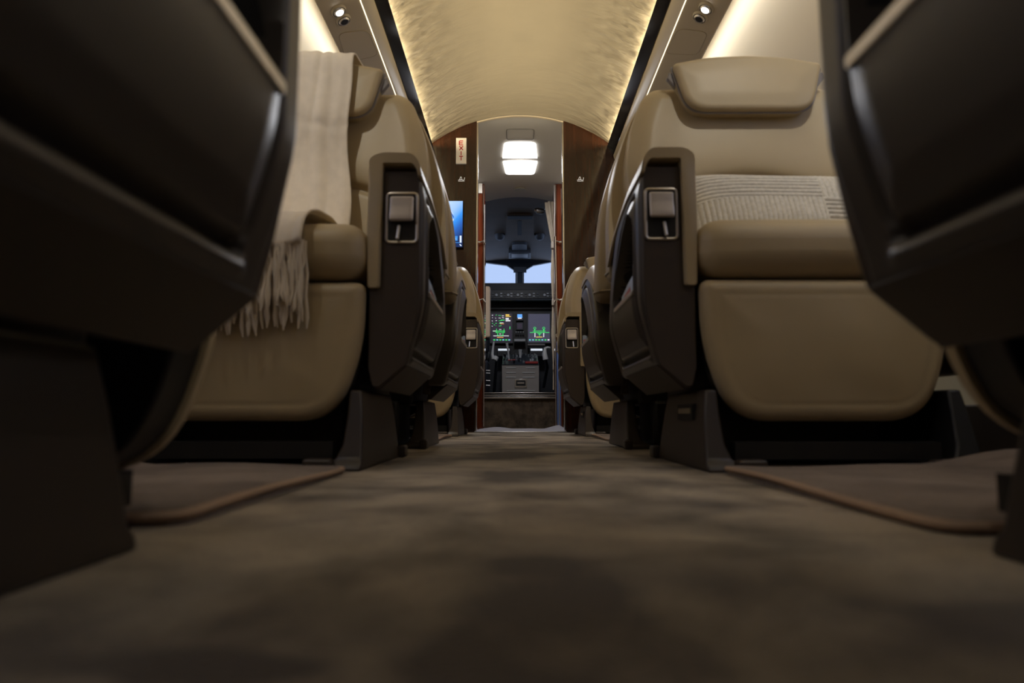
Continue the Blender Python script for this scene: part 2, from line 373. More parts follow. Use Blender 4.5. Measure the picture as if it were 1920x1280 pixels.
# forward partition: two lacquered wooden halves either side of the doorway
def bulkhead(name, s, m, y0, y1, xin, xout, zf):
    xs = np.linspace(xin, xout, 14); poly = [(s*xin, 0.0)]+[(s*x, zf(x)) for x in xs]+[(s*xout, 0.0)]
    return prism(name, poly, 'y', y0, y1, m)
def top_z(x): return ceil_z(x) if x < 0.55 else float(np.interp(x, [0.55, 0.62, 0.69, 0.76, 0.9, 1.06], [ceil_z(0.55), 1.775, 1.79, 1.70, 1.48, 1.0]))
for s, side in ((-1, 'left'), (1, 'right')):
    b_ = bulkhead('wall_partition_'+side, s, woodm, YP, YP+0.045, 0.268, 1.06, top_z); struct(b_)
    e = MB().box(*sorted((s*0.258, s*0.268)), YP-0.003, YP+0.048, 0, ceil_z(0.26)).build('door_edge_trim', chrome, b_, bevel=0.002)
cz = [(x, ceil_z(x)-0.004) for x in np.linspace(-0.268, 0.268, 24)]
struct(strip('trim_9', cz, YP-0.004, YP+0.012, mat('gold_trim', (0.62, 0.52, 0.36), 0.35), 0.008, flip=-1))

# galley vestibule
YC = 5.40
def gz(x): return arc_z(x, 1.942, 0.6, 0.20)
def gal_ceiling():
    V = []; F = []; xs = np.linspace(-0.62, 0.62, 31); ys = np.linspace(YP+0.02, YC, 10)
    for y in ys:
        t = (y-YP)/(YC-YP)
        for x in xs: V.append((x, y, gz(abs(x))-0.055*t - 0.02*t*t))
    n = len(xs)
    for i in range(len(ys)-1):
        for j in range(n-1): F.append((i*n+j, i*n+j+1, (i+1)*n+j+1, (i+1)*n+j))
    m0 = len(V); V += [(v[0], v[1], v[2]+0.02) for v in V[:m0]]; F += [tuple(q+m0 for q in f) for f in F]
    return link('galley_ceiling', V, F, galleym)
gc = gal_ceiling(); gc.name = 'ceiling_galley'; struct(gc)
def gcz(x, y): t = (y-YP)/(YC-YP); return gz(abs(x))-0.055*t-0.02*t*t
for s, side in ((-1, 'left'), (1, 'right')):
    struct(MB().box(*sorted((s*0.60, s*0.64)), YP+0.045, YC, 0, 1.80).build('wall_galley_'+side, panelm))
# twin lens lamp on the galley ceiling
gl_ = empty('ceiling_light', (0.0, 4.52, 1.90), label='bright twin-lens ceiling light beyond the doorway', cat='light')
def on_galley(px, py):
    z = 1.90
    for _ in range(4):
        p = at(px, py, Z=z); z = gcz(p.x, p.y)-0.012
    return at(px, py, Z=z)
def lens(pxs, rad, nm):
    poly = [on_galley(*q) for q in pxs]; 
    pl = rounded([(p.x, p.y) for p in poly], rad, 6)
    zc = [gcz(x, y)-0.012 for x, y in pl]; n = len(pl)
    V = [(x, y-4.52, z-1.90) for (x, y), z in zip(pl, zc)]+[(x, y-4.52, z-1.90+0.014) for (x, y), z in zip(pl, zc)]
    link(nm, V, [tuple(range(n)), tuple(range(2*n-1, n-1, -1))]+[(i, (i+1) % n, n+(i+1) % n, n+i) for i in range(n)], lightpan, gl_)
lens([(945.5, 270), (1004.5, 270), (1007.5, 297), (942, 297)], [0.03, 0.03, 0.004, 0.004], 'front_lens')
lens([(943, 305), (1007.5, 305), (1001.5, 328), (948.5, 328)], [0.004, 0.004, 0.04, 0.04], 'rear_lens')
ph = [on_galley(*q) for q in ((950, 245.5), (1001, 245.5), (1000, 265), (950.5, 265))]
ph = rounded([(p.x, p.y) for p in ph], 0.02, 4)
tag(MB().tube([(x, y, gcz(x, y)-0.001) for x, y in ph], 0.0022, 6, closed=True).build('access_hatch', mat('hatch_seam', (0.16, 0.15, 0.13), 0.5)), 'grey outlined access hatch above the bright ceiling light', 'hatch')
vp = on_galley(975, 357)
tag(MB().cyl((vp.x, vp.y, gcz(vp.x, vp.y)-0.008), (0, 0, 1), 0.045, 0.008, 24).build('smoke_detector', mat('detector', (0.42, 0.40, 0.30), 0.5), bevel=0.002), 'small round olive-grey detector on the galley ceiling below the light', 'smoke detector')
# wooden closets flanking the cockpit doorway
for s, side, xa, xb in ((-1, 'left', 0.262, 0.60), (1, 'right', 0.266, 0.60)):
    cl = empty('wood_closet', (s*xa, 5.0, 0), label='glossy red-brown wooden closet on the %s of the cockpit doorway' % side, cat='cabinet', group='closets beside the cockpit doorway')
    MB().box(*sorted((0, s*(xb-xa))), 0, 0.28, 0, 1.842).build('cabinet_body', redwood, cl, bevel=0.008)
    MB().box(*sorted((s*0.004, s*0.010)), -0.006, 0.0, 0.05, 1.83).build('edge_strip', chrome, cl)
    MB().box(*sorted((-s*0.004, s*0.002)), 0.0, 0.012, 0.02, 1.68 if s < 0 else 1.83).build('edge_strip', satin, cl)
    MB().box(*sorted((s*0.048, s*0.053)), -0.006, 0.0, 0.02, 1.80).build('edge_strip', chrome, cl)
    for z in (1.39, 0.953):
        h = MB().tube([(s*0.045, -0.012, z), (s*0.028, -0.022, z-0.006), (s*0.008, -0.018, z+0.004), (-s*0.006, -0.010, z-0.02)], 0.007, 8)
        h.build('latch', chrome, cl)
    if s < 0: MB().box(-0.050, -0.018, -0.010, 0.0, 1.765, 1.842).build('switch_plate', creamp, cl, bevel=0.002)

# cockpit bulkhead, riser and sill
def cz2(x): return arc_z(x, 1.878, 0.32, 0.045)
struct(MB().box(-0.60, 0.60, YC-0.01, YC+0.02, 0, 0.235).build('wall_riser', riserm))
struct(prism('wall_cockpit_top', [(x, cz2(x)) for x in np.linspace(-0.30, 0.30, 17)]+[(0.62, 1.70), (0.62, 1.98), (-0.62, 1.98), (-0.62, 1.70)], 'y', YC, YC+0.03, galleym))
struct(strip('trim_10', [(x, cz2(x)) for x in np.linspace(-0.30, 0.30, 17)], YC-0.008, YC+0.004, mat('pale_edge', (0.5, 0.46, 0.36), 0.4), 0.007, flip=-1))
for s, side in ((-1, 'left'), (1, 'right')):
    struct(MB().box(*sorted((s*0.30, s*0.85)), YC, YC+0.03, 0.0, 1.80).build('wall_cockpit_'+side, cockdark))
sill = MB(); sill.box(-0.30, 0.30, YC-0.02, YC+0.10, 0.235, 0.25, 1); sill.box(-0.30, 0.30, YC-0.024, YC-0.01, 0.232, 0.246, 0); sill.box(-0.30, 0.30, YC-0.016, YC, 0.254, 0.262, 0); sill.box(-0.30, 0.30, YC, YC+0.03, 0.25, 0.275, 1); sill.box(-0.30, 0.30, YC-0.01, YC+0.01, 0.275, 0.281, 0)
struct(sill.build('trim_11', [satin, blackm], bevel=0.001))
# door mat curled at both ends
def door_mat():
    xs = np.linspace(-0.27, 0.265, 50); ys = np.linspace(4.0, 4.62, 14); V = []; F = []
    for y in ys:
        for x in xs:
            up = 0.010+0.026*sm(np.array(x), 0.12, 0.26)*(0.4+0.6*(y-4.0)/0.62) + 0.012*math.exp(-((x+0.12)/0.09)**2) + 0.004*math.sin(x*24)*sm(np.array(y), 4.05, 4.3)
            up *= sm(np.array(y), 3.95, 4.10)*0.9+0.1
            V.append((x, y, float(up)))
    n = len(xs)
    for i in range(len(ys)-1):
        for j in range(n-1): F.append((i*n+j, i*n+j+1, (i+1)*n+j+1, (i+1)*n+j))
    o = link('door_mat', V, F, matm); sd = o.modifiers.new('t', 'SOLIDIFY'); sd.thickness = 0.009; sd.offset = -1
    return tag(o, 'grey-blue door mat with curled ends lying in the doorway', 'mat')
door_mat()
struct(MB().box(-0.27, 0.27, YP-0.06, YP-0.03, 0.0, 0.006).build('trim_12', satin, bevel=0.002))

# cockpit shell
struct(MB().box(-0.85, 0.85, YC, 8.0, 0.20, 0.25).build('floor_cockpit', cockdark))
for s_, side in ((-1, 'left'), (1, 'right')):
    w_ = MB().box(*sorted((s_*0.85, s_*0.88)), YC, 8.0, 0.20, 1.30).box(*sorted((s_*0.85, s_*0.88)), YC, 6.0, 1.30, 1.95).box(*sorted((s_*0.85, s_*0.88)), 7.3, 7.6, 1.30, 1.95)
    struct(w_.build('wall_flight_deck_'+side, cockdark))
    struct(MB().box(*sorted((s_*0.862, s_*0.868)), 6.0, 7.3, 1.30, 1.95).build('window_%d' % (15 if s_ < 0 else 16), glass, smooth=False))
YW = 7.55
def ck_ceiling():
    xs = np.linspace(-0.85, 0.85, 21); ys = np.linspace(YC+0.02, YW, 12); V = []; F = []
    for y in ys:
        for x in xs:
            t = (y-YC)/(YW-YC); V.append((x, y, 1.895 - 0.12*abs(x)**2 - 0.048*t**2))
    n = len(xs)
    for i in range(len(ys)-1):
        for j in range(n-1): F.append((i*n+j, i*n+j+1, (i+1)*n+j+1, (i+1)*n+j))
    m0 = len(V); V += [(a, b, c+0.03) for a, b, c in V]; F += [tuple(q+m0 for q in f) for f in F]
    o = link('ceiling_cockpit', V, F, cockpitm); return o
struct(ck_ceiling())
def ckz(p): t = (p.y-YC)/(YW-YC); return 1.895-0.12*p.x**2-0.048*t*t
def on_ck(px, py, off=0.0):
    z = 1.85
    for _ in range(6):
        p = at(px, py, Z=z); z = ckz(p)-off
    return at(px, py, Z=z)
# windshield: frame with two openings, pane behind each
fx = lambda px, y=YW: at(px, 520, Y=y).x
fz = lambda py, y=YW: at(960, py, Y=y).z
top = [at(px, py, Y=YW) for px, py in ((860, 484), (911, 492), (950, 497), (964, 506), (985, 506), (1000, 497), (1032, 491), (1090, 482))]
poly = [(p.x, p.z) for p in top]+[(0.86, 1.95), (-0.86, 1.95)]
wf = prism('window_frame_cockpit', poly, 'y', YW, YW+0.05, cockdark); wf.name = 'trim_13'; struct(wf)
struct(MB().box(-0.86, 0.86, YW-0.5, YW+0.05, 1.25, fz(545)-0.01).build('trim_14', cockdark))
struct(MB().box(-0.90, -0.80, YW-0.02, YW+0.05, 1.2, 1.95).box(0.80, 0.90, YW-0.02, YW+0.05, 1.2, 1.95).build('trim_15', cockdark))
post = MB(); post.box(fx(966.5), fx(982.5), YW-0.03, YW+0.03, 1.3, fz(505)); post.box(fx(968), fx(970), YW-0.036, YW-0.03, 1.3, fz(512), 1); post.box(fx(980), fx(981.5), YW-0.036, YW-0.03, 1.3, fz(512), 1)
post.box(fx(963), fx(987), YW-0.05, YW-0.02, fz(512), fz(502), 2)
struct(post.build('trim_16', [mat('post_grey', (0.05, 0.065, 0.08), 0.5), palegrey, greym]))
for i_, (a, b_) in enumerate(((-0.80, fx(966.5)), (fx(982.5), 0.80))):
    struct(MB().box(a, b_, YW+0.01, YW+0.016, 1.3, 1.9).build('window_%d' % (13+i_), glass, smooth=False))
# things on the cockpit ceiling
def ck_plate(name, px0, py0, px1, py1, off, m, label, cat, parent=None, r=0.0, th=0.012):
    c = [on_ck(px0, py0, off), on_ck(px1, py0, off), on_ck(px1, py1, off), on_ck(px0, py1, off)]
    pl = rounded([(p.x, p.y) for p in c], r, 4) if r else [(p.x, p.y) for p in c]
    V = []; n = len(pl)
    for x, y in pl: V.append((x, y, ckz(Vector((x, y, 0)))-off))
    V += [(a, b, c_+th) for a, b, c_ in V]
    o = link(name, V, [tuple(range(n)), tuple(range(2*n-1, n-1, -1))]+[(i, (i+1) % n, n+(i+1) % n, n+i) for i in range(n)], m, parent)
    if label: tag(o, label, cat)
    return o
oh = empty('overhead_panel', (0, 0, 0), label='dark overhead console on the cockpit ceiling with a T-shaped slot', cat='overhead console')
ck_plate('console_body', 949, 403, 1001, 451, 0.020, cockpitm, None, None, oh, 0.06, 0.03)
ck_plate('cross_slot', 952, 405, 998, 411, 0.024, blackm, None, None, oh)
ck_plate('long_slot', 970.5, 414, 978, 441, 0.024, blackm, None, None, oh)
ll = empty('dome_light', (0, 0, 0), label='rectangular unlit map light with pale lens above the windshield', cat='light')
ck_plate('light_frame', 954, 474, 995, 485, 0.05, greym, None, None, ll, 0, 0.05)
ck_plate('lens_recess', 956, 475, 993, 484, 0.052, blackm, None, None, ll, 0, 0.01)
ck_plate('lens', 959.5, 476.5, 989.5, 483, 0.056, palegrey, None, None, ll, 0, 0.01)
ck_plate('compass_cover', 960, 458, 988, 471, 0.03, greym, 'grey rounded cover on the cockpit ceiling between slot and map light', 'cover', None, 0.05, 0.04)
for side, px in (('left', 937), ('right', 1012)):
    c = on_ck(px, 445, 0.03); g = empty('speaker', c, label='small domed grey speaker on the %s of the cockpit ceiling' % side, cat='speaker', group='cockpit ceiling speakers')
    V = MB(); V.tube([(0, 0, 0.04), (0, 0, 0.02), (0, 0, -0.01), (0, 0, -0.025)], [0.055, 0.052, 0.040, 0.02], 18); V.build('dome', greym, g)
    MB().cyl((0, 0.02, 0.03), (0, 0, 1), 0.060, 0.02, 20).build('rim', blackm, g)
rl = on_ck(1013, 394, 0.05); g = empty('reading_lamp', rl, label='small ribbed metal lamp hanging by the cockpit curtain', cat='lamp')
MB().tube([(-0.05, 0, 0.0), (-0.035, 0, 0), (-0.030, 0, -0.002), (0.01, 0, -0.01), (0.035, 0, -0.012)], [0.014, 0.018, 0.026, 0.026, 0.016], 16).build('lamp_head', satin, g)
MB().tube([(0.02, 0, 0), (0.045, 0, 0.02), (0.05, 0, 0.06)], 0.006).build('stem', satin, g)

# glareshield and instrument panel
ip = empty('instrument_panel', (0.0, 6.9, 0.25), label='dark cockpit instrument panel with two lit displays under a row of buttons', cat='instrument panel')
def L(o, v=(0.0, 6.9, 0.25)): o.location = (-v[0], -v[1], -v[2]); return o
x0, x1 = -0.80, 0.80
L(MB().box(x0, x1, 6.78, 7.2, at(960, 560, Y=6.78).z, at(960, 543, Y=6.78).z).box(x0, x1, 6.74, 6.80, at(960, 562.5, Y=6.74).z, at(960, 560.5, Y=6.74).z, 1).build('glareshield', [cockdark, greym], ip, bevel=0.004))
L(MB().box(x0, x1, 7.0, 7.1, 0.25, at(960, 560, Y=6.9).z).build('panel_board', cockdark, ip))
for i, px in enumerate([924, 931, 940, 946.5, 953, 959, 965, 971, 978, 986, 993, 1001, 1008, 1021, 1027, 1033]):
    mb = MB()
    if i % 3 == 1:
        p = at(px, 553, Y=6.775); mb.cyl((p.x, 6.778, p.z), (0, -1, 0), 0.013, 0.015, 12)
    else:
        for py in (550, 555):
            a = at(px-2, py-1, Y=6.775); b_ = at(px+2, py+1, Y=6.775); mb.box(a.x, b_.x, 6.77, 6.78, b_.z, a.z)
    L(mb.build('button', palegrey if i % 3 else greym, ip))
def screen(name, px0, py0, px1, py1, Y, m, bez=2.5):
    a = at(px0-bez, py0-bez, Y=Y); b_ = at(px1+bez, py1+bez, Y=Y)
    fr = MB().box(a.x, b_.x, Y, Y+0.05, b_.z, a.z).build(name, greym, ip, bevel=0.003); L(fr)
    a = at(px0, py0, Y=Y); b_ = at(px1, py1, Y=Y)
    s_ = MB().box(a.x, b_.x, Y-0.002, Y, b_.z, a.z).build('screen', m, fr, smooth=False); return fr
def marks(parent, Y, items, nm='lit_symbols'):
    """flat lit symbols on a display: bars (px0,py0,px1,py1,colour,width)"""
    cols = [g_green, g_white, g_amber, g_cyan, g_blue, g_orange]; mb = MB()
    for it in items:
        x_0, y_0, x_1, y_1, c, w_ = it; p = at(x_0, y_0, Y=Y); q = at(x_1, y_1, Y=Y); d = Vector((q.x-p.x, 0, q.z-p.z)); l_ = d.length or 1e-6
        nrm = Vector((-d.z, 0, d.x))/l_*w_*Y/1280/2
        v = [p+nrm, q+nrm, q-nrm, p-nrm]; v = [(a.x, Y-0.0035, a.z) for a in v]+[(a.x, Y-0.0025, a.z) for a in v]
        mb.add(v, [(0, 1, 2, 3), (7, 6, 5, 4), (0, 4, 5, 1), (1, 5, 6, 2), (2, 6, 7, 3), (3, 7, 4, 0)], c)
    return mb.build(nm, cols, parent, smooth=False)
YD = 6.95
s1 = screen('display', 921, 588, 959.5, 641, YD, scr_pur)
it = []
R2 = random.Random(3)
for gx in (922.5, 929, 935, 938):
    for gy in range(591, 612, 5): it.append((gx+R2.uniform(-1, 1), gy, gx+R2.uniform(1, 3), gy+R2.uniform(-1, 1), R2.choice([0, 0, 0, 1]), 0.9))
it += [(941, 592, 945, 592, 1, 1), (941, 595, 945, 596, 1, 1), (939, 600, 946, 600, 0, 1.6), (937, 605, 944, 605, 1, 1), (938, 607, 945, 607, 5, 1),
       (948, 590.5, 955, 590.5, 2, 2.6), (948, 593.3, 958, 593.3, 2, 1.2), (948, 597.5, 954, 597.5, 1, 3.2), (948, 601, 957, 601, 1, 2.4), (926, 609, 928, 609, 0, 1), (956, 612, 956, 617, 0, 1.2),
       (924, 620.5, 947, 620.5, 0, 1.3), (924, 620.5, 930, 620.5, 1, 1.3), (931, 616, 931, 624, 0, 1), (945, 616, 945, 624, 0, 1), (929, 623, 947, 623, 0, 1), (932, 629, 944, 629, 0, 1), (933, 624, 933, 630, 0, 1.2), (943, 624, 943, 630, 0, 1.2),
       (936, 617.5, 940, 617.5, 1, 1), (925, 629.5, 954, 629.5, 1, 1.1), (932, 632.3, 944, 632.3, 5, 1.3), (936, 626, 940, 626, 1, 1)]
for q in range(6): it.append((925+q*5.6, 637, 928.6+q*5.6, 637, (0, 3, 0, 3, 0, 3)[q], 2.2))
marks(s1, YD, it)
s2 = screen('display', 990.5, 588.5, 1031, 641, YD, scr_blue)
it = [(993.5, 623.2, 1030, 623.2, 0, 1.1), (999, 620.5, 1023, 620.5, 0, 1.1), (1002.5, 616, 1002.5, 622, 0, 1.4), (1019.5, 616, 1019.5, 622, 0, 1.4), (1003, 624, 1003, 632, 1, 1.5), (1019.5, 624, 1019.5, 632, 1, 1.5),
      (1011.5, 624, 1011.5, 630, 0, 1.2), (1008, 624, 1011, 627, 0, 1), (1015, 624, 1012, 627, 0, 1), (1005, 631.7, 1017, 631.7, 2, 1.3)]
for cx_ in (1002.7, 1019.5):
    for q in range(10):
        a0, a1 = q*math.pi/5, (q+1)*math.pi/5; it.append((cx_+2.2*math.cos(a0), 615.3+2.2*math.sin(a0), cx_+2.2*math.cos(a1), 615.3+2.2*math.sin(a1), 0, 0.9))
for q in range(7): it.append((992+q*5.8, 637, 995.4+q*5.8, 637, (3, 3, 0, 0, 3, 0, 1)[q], 2.2))
marks(s2, YD, it)
s3 = screen('standby_display', 969.5, 588.5, 979.5, 599, YD-0.02, scr_pur, 2)
marks(s3, YD-0.02, [(970, 591.5, 979, 591.5, 4, 5), (971, 596.5, 978, 596.5, 1, 2.2), (970, 594.5, 979.5, 594.5, 4, 2)])
s4 = screen('standby_display', 970, 606, 979, 616, YD-0.02, scr_pur, 2)
mb = MB()
for px in (968, 972, 976.5, 981): p = at(px, 622.5, Y=YD-0.02); mb.box(p.x-0.008, p.x+0.008, YD-0.04, YD, p.z-0.004, p.z+0.004)
L(mb.build('switch_row', palegrey, ip))
p0, p1 = at(964, 635, Y=6.85), at(985, 640, Y=6.85); L(MB().box(p0.x, p1.x, 6.85, 6.95, p1.z, p0.z).build('throttle_guard', palegrey, ip, bevel=0.004))
p0, p1 = at(989, 644, Y=6.85), at(1022, 647.5, Y=6.85); L(MB().box(p0.x, p1.x, 6.85, 6.95, p1.z, p0.z).build('placard_rail', cockgrey, ip, bevel=0.003))
for px0, px1 in ((934, 955), (995, 1017)):
    a, b_ = at(px0-2, 651, Y=6.75), at(px1+2, 668, Y=6.75)
    fm = MB().box(a.x, b_.x, 6.75, 6.9, b_.z, a.z).build('keypad_unit', cockdark, ip, bevel=0.004); L(fm)
    a, b_ = at(px0, 653.5, Y=6.75), at(px1, 657.2, Y=6.75); MB().box(a.x, b_.x, 6.747, 6.75, b_.z, a.z).build('readout', E('readout_white', (0.65, 0.72, 0.8)) if 'readout_white' not in MATS else MATS['readout_white'], fm)
    mb = MB()
    for r_ in range(3):
        for c_ in range(7):
            p = at(px0+1.5+c_*(px1-px0-3)/6, 660+r_*2.6, Y=6.75); mb.box(p.x-0.004, p.x+0.004, 6.744, 6.75, p.z-0.003, p.z+0.003)
    mb.build('keys', greym, fm)
# centre pedestal
Yp = 6.30
pd = empty('centre_pedestal', (0.017, Yp, 0.25), label='grey cockpit centre pedestal with louvred front and levers on top', cat='pedestal')
def Lp(o): o.location = (-0.017, -Yp, -0.25); return o
a, b_ = at(941, 683, Y=Yp), at(1011, 741, Y=Yp); xa, xb = a.x, b_.x; zt = a.z; zb = 0.25
Lp(MB().box(xa, xb, Yp, Yp+0.35, zb, zt).build('pedestal_box', cockgrey, pd, bevel=0.006))
topz = at(960, 663, Y=Yp+0.35).z
def sl(x, y, z): return (x, y, z)
prism_top = [(Yp+0.0, zt), (Yp+0.42, topz), (Yp+0.42, zt-0.05), (Yp+0.0, zt-0.01)]
Lp(prism('switch_board', prism_top, 'x', xa+0.003, xb-0.003, cockdark, pd))
def bar(px0, px1, py, m, w_=1.3):
    p, q = at(px0, py-w_/2, Y=Yp-0.002), at(px1, py+w_/2, Y=Yp-0.002); return MB().box(p.x, q.x, Yp-0.006, Yp+0.002, q.z, p.z).build('vent_slot', m, pd, bevel=0.001)
for (u0, u1, v) in ((949, 967.5, 689.5), (986, 1002.5, 689.5), (949, 967.5, 698.2), (979.5, 1003, 698.2), (949, 967.5, 707), (980, 1002.5, 707), (950, 1003, 732.3)): Lp(bar(u0, u1, v, palegrey))
p, q = at(965, 710.5, Y=Yp), at(988, 727, Y=Yp)
la = MB().box(p.x, q.x, Yp-0.008, Yp, q.z, p.z).build('latch_plate', satin, pd, bevel=0.002); Lp(la)
p, q = at(967.5, 713, Y=Yp), at(985.5, 723, Y=Yp); MB().box(p.x, q.x, Yp-0.010, Yp-0.008, q.z, p.z).build('latch_recess', blackm, la)
p, q = at(970, 716.5, Y=Yp), at(983, 719.5, Y=Yp); MB().box(p.x, q.x, Yp-0.016, Yp-0.010, q.z, p.z).build('latch_grip', satin, la, bevel=0.001)
def on_top(u, t): return (xa+(xb-xa)*u, Yp+0.42*t, zt+(topz-zt)*t)
for i in range(46):
    u, t = R2.uniform(0.04, 0.96), R2.uniform(0.03, 0.97); x, y, z = on_top(u, t); m = R2.choice([greym, palegrey, sil, greym, blackm])
    Lp(MB().cyl((x, y, z-0.002), (0, -0.35, 1), R2.uniform(0.005, 0.009), R2.uniform(0.010, 0.028), 8).build('knob', m, pd))
x, y, z = on_top(0.80, 0.06); Lp(MB().box(x-0.06, x+0.06, y-0.015, y+0.02, z, z+0.022).build('red_switch_guard', g_red, pd, bevel=0.004))
x, y, z = on_top(0.16, 0.45); Lp(MB().tube([(x+0.01, y, z), (x, y, z+0.09), (x-0.012, y-0.01, z+0.16)], [0.006, 0.009, 0.012], 8).build('lever', palegrey, pd))
x, y, z = on_top(0.50, 0.65); Lp(MB().tube([(x, y, z), (x, y, z+0.05), (x, y-0.005, z+0.08)], [0.010, 0.014, 0.018], 8).build('throttle_lever', palegrey, pd))
x, y, z = on_top(0.22, 0.30); Lp(MB().tube([(x-0.02, y, z+0.01), (x+0.05, y, z+0.014)], 0.006, 8).build('flap_lever', g_red, pd))
# control yokes
for side, ps in (('left', [(926, 640), (924.5, 652), (923, 664), (925, 672), (929, 673), (932, 668)]), ('right', [(1032, 652), (1027, 651), (1022, 653), (1021, 662), (1023, 674)])):
    pts = [at(px, py, Y=6.2) for px, py in ps]; c = pts[3]
    g = empty('control_yoke', c, label='pale grey control yoke on the %s side of the pedestal' % side, cat='control yoke', group='pilot control yokes')
    MB().tube([p-c for p in pts], [0.008, 0.010, 0.013, 0.022, 0.026, 0.02][:len(pts)], 10).build('grip', palegrey, g)
    MB().tube([pts[-1]-c, (0.02 if side == 'left' else 0.03, 0.1, -0.12), (0.0, 0.25, -0.3)], 0.014, 10).build('column', cockdark, g)
# pilot seat: only its tan back edge and straps show
ps_ = empty('pilot_seat', (-0.52, 6.0, 0.25), label='tan pilot seat seen edge-on left of the displays', cat='pilot seat')
bx = at(909, 600, Y=6.0).x+0.52, at(919.5, 600, Y=6.0).x+0.52
rbox('backrest', ((bx[1]-0.25)/2+0.0, 0, 0.76), (bx[1]+0.25, 0.11, 0.46), 0.02, mat('tan_cover', (0.80, 0.60, 0.42), 0.6), ps_, 6)
rbox('seat', ((bx[1]-0.27)/2, 0.20, 0.40), (bx[1]+0.23, 0.42, 0.12), 0.03, cockdark, ps_, 6)
MB().box(-0.2, bx[1]-0.02, 0.0, 0.35, 0.0, 0.34).box(-0.25, bx[1]-0.01, -0.02, 0.02, 0.40, 0.6).build('seat_base', cockdark, ps_, bevel=0.02)
mb = MB()
for py in (694, 699, 713, 722): p = at(911.5, py, Y=5.93); q = at(919, py+0.5, Y=5.93); mb.tube([(p.x+0.52, -0.07, p.z-0.25), (q.x+0.52, -0.07, q.z-0.25)], 0.0035, 6)
mb.build('harness_buckle', satin, ps_)
# curtain tied back at the right of the cockpit doorway
cu = empty('curtain', (0.27, 5.335, 0.0), label='gathered taupe curtain tied back beside the cockpit doorway', cat='curtain')
def curtain():
    zs = np.linspace(0.30, 1.80, 70); n = 44; V = []; F = []
    ties = [at(1034, y, Y=5.33).z for y in (460, 567, 688)]
    for z in zs:
        w0 = float(np.interp(z, [0.25, ties[2], (ties[1]+ties[2])/2, ties[1], (ties[0]+ties[1])/2, ties[0], 1.75], [0.030, 0.024, 0.032, 0.022, 0.030, 0.020, 0.046]))
        xc = float(np.interp(z, [0.25, ties[1], ties[0], 1.8], [0.295, 0.288, 0.285, 0.262]))-0.27
        for j in range(n):
            a = 2*math.pi*j/n; rr = 1+0.22*math.cos(a*7+z*1.3)+0.08*math.cos(a*13)
            V.append((xc+w0*rr*math.cos(a), w0*0.8*rr*math.sin(a), z))
    for i in range(len(zs)-1):
        for j in range(n): F.append((i*n+j, i*n+(j+1) % n, (i+1)*n+(j+1) % n, (i+1)*n+j))
    link('drape', V, F, curtainm, cu, True, None, 80)
    for k_, z in enumerate(ties):
        xc = float(np.interp(z, [0.25, ties[1], ties[0], 1.8], [0.295, 0.288, 0.285, 0.262]))-0.27
        rbox('tie_band', (xc, 0, z), (0.062, 0.055, 0.06), 0.012, mat('tie_%d' % k_, (0.40, 0.34, 0.27), 0.7), cu, 4)
curtain()
st = empty('door_post', (0.283, 4.88, 0.0), label='slim upright metal post with a blue reflection coloured into its lower length beside the cockpit doorway', cat='post')
pz = at(1048, 640, Y=4.88).z
MB().box(-0.016, 0.012, -0.01, 0.01, 0.0, pz).build('painted_blue_reflection', bluem, st, bevel=0.003)  # metal mirroring the cockpit blue, with that reflection put into the base colour
MB().tube([(-0.002, -0.012, 0.01), (-0.002, -0.012, pz)], 0.003).build('post_edge', satin, st)
MB().tube([(-0.012, 0.0, pz), (-0.018, 0.0, 1.0), (-0.022, 0.0, 1.40)], 0.006, 8).build('rail', chrome, st)
MB().tube([(-0.022, -0.005, pz+0.05), (-0.004, -0.012, pz+0.02), (0.010, -0.008, pz-0.02)], 0.007, 8).build('catch', chrome, st)

# things on the partition
ex = empty('exit_sign', (at(865, 284, Y=YP).x, YP-0.004, at(865, 284, Y=YP).z), label='white EXIT sign with red upright letters on the dark wood partition', cat='sign')
a, b_ = at(855.5, 260.5, Y=YP), at(874.5, 308.5, Y=YP); hw = (b_.x-a.x)/2; hh = (a.z-b_.z)/2
MB().box(-hw, hw, -0.010, 0.003, -hh, hh).build('sign_plate', signm, ex, bevel=0.002)
lt = MB(); lw, lh, th = hw*0.36, hh*0.155, 0.0055
def stroke(p, q):
    d = (Vector((q[0], 0, q[1]))-Vector((p[0], 0, p[1]))); l_ = d.length; n_ = Vector((-d.z, 0, d.x))/l_*th/2; P = Vector((p[0], -0.0112, p[1])); Q = Vector((q[0], -0.0112, q[1]))
    v = [P+n_, Q+n_, Q-n_, P-n_]; v = v+[x_+Vector((0, 0.0015, 0)) for x_ in v]
    lt.add(v, [(0, 1, 2, 3), (7, 6, 5, 4), (0, 4, 5, 1), (1, 5, 6, 2), (2, 6, 7, 3), (3, 7, 4, 0)])
for i, ch in enumerate('EXIT'):
    c = hh*0.60-i*hh*0.40
    if ch == 'E': S_ = [((-lw, c-lh), (-lw, c+lh)), ((-lw, c+lh), (lw, c+lh)), ((-lw, c), (lw*0.8, c)), ((-lw, c-lh), (lw, c-lh))]
    if ch == 'X': S_ = [((-lw, c-lh), (lw, c+lh)), ((-lw, c+lh), (lw, c-lh))]
    if ch == 'I': S_ = [((0, c-lh), (0, c+lh))]
    if ch == 'T': S_ = [((0, c-lh), (0, c+lh)), ((-lw, c+lh), (lw, c+lh))]
    for p, q in S_: stroke(p, q)
lt.build('letters', redm, ex, smooth=False)
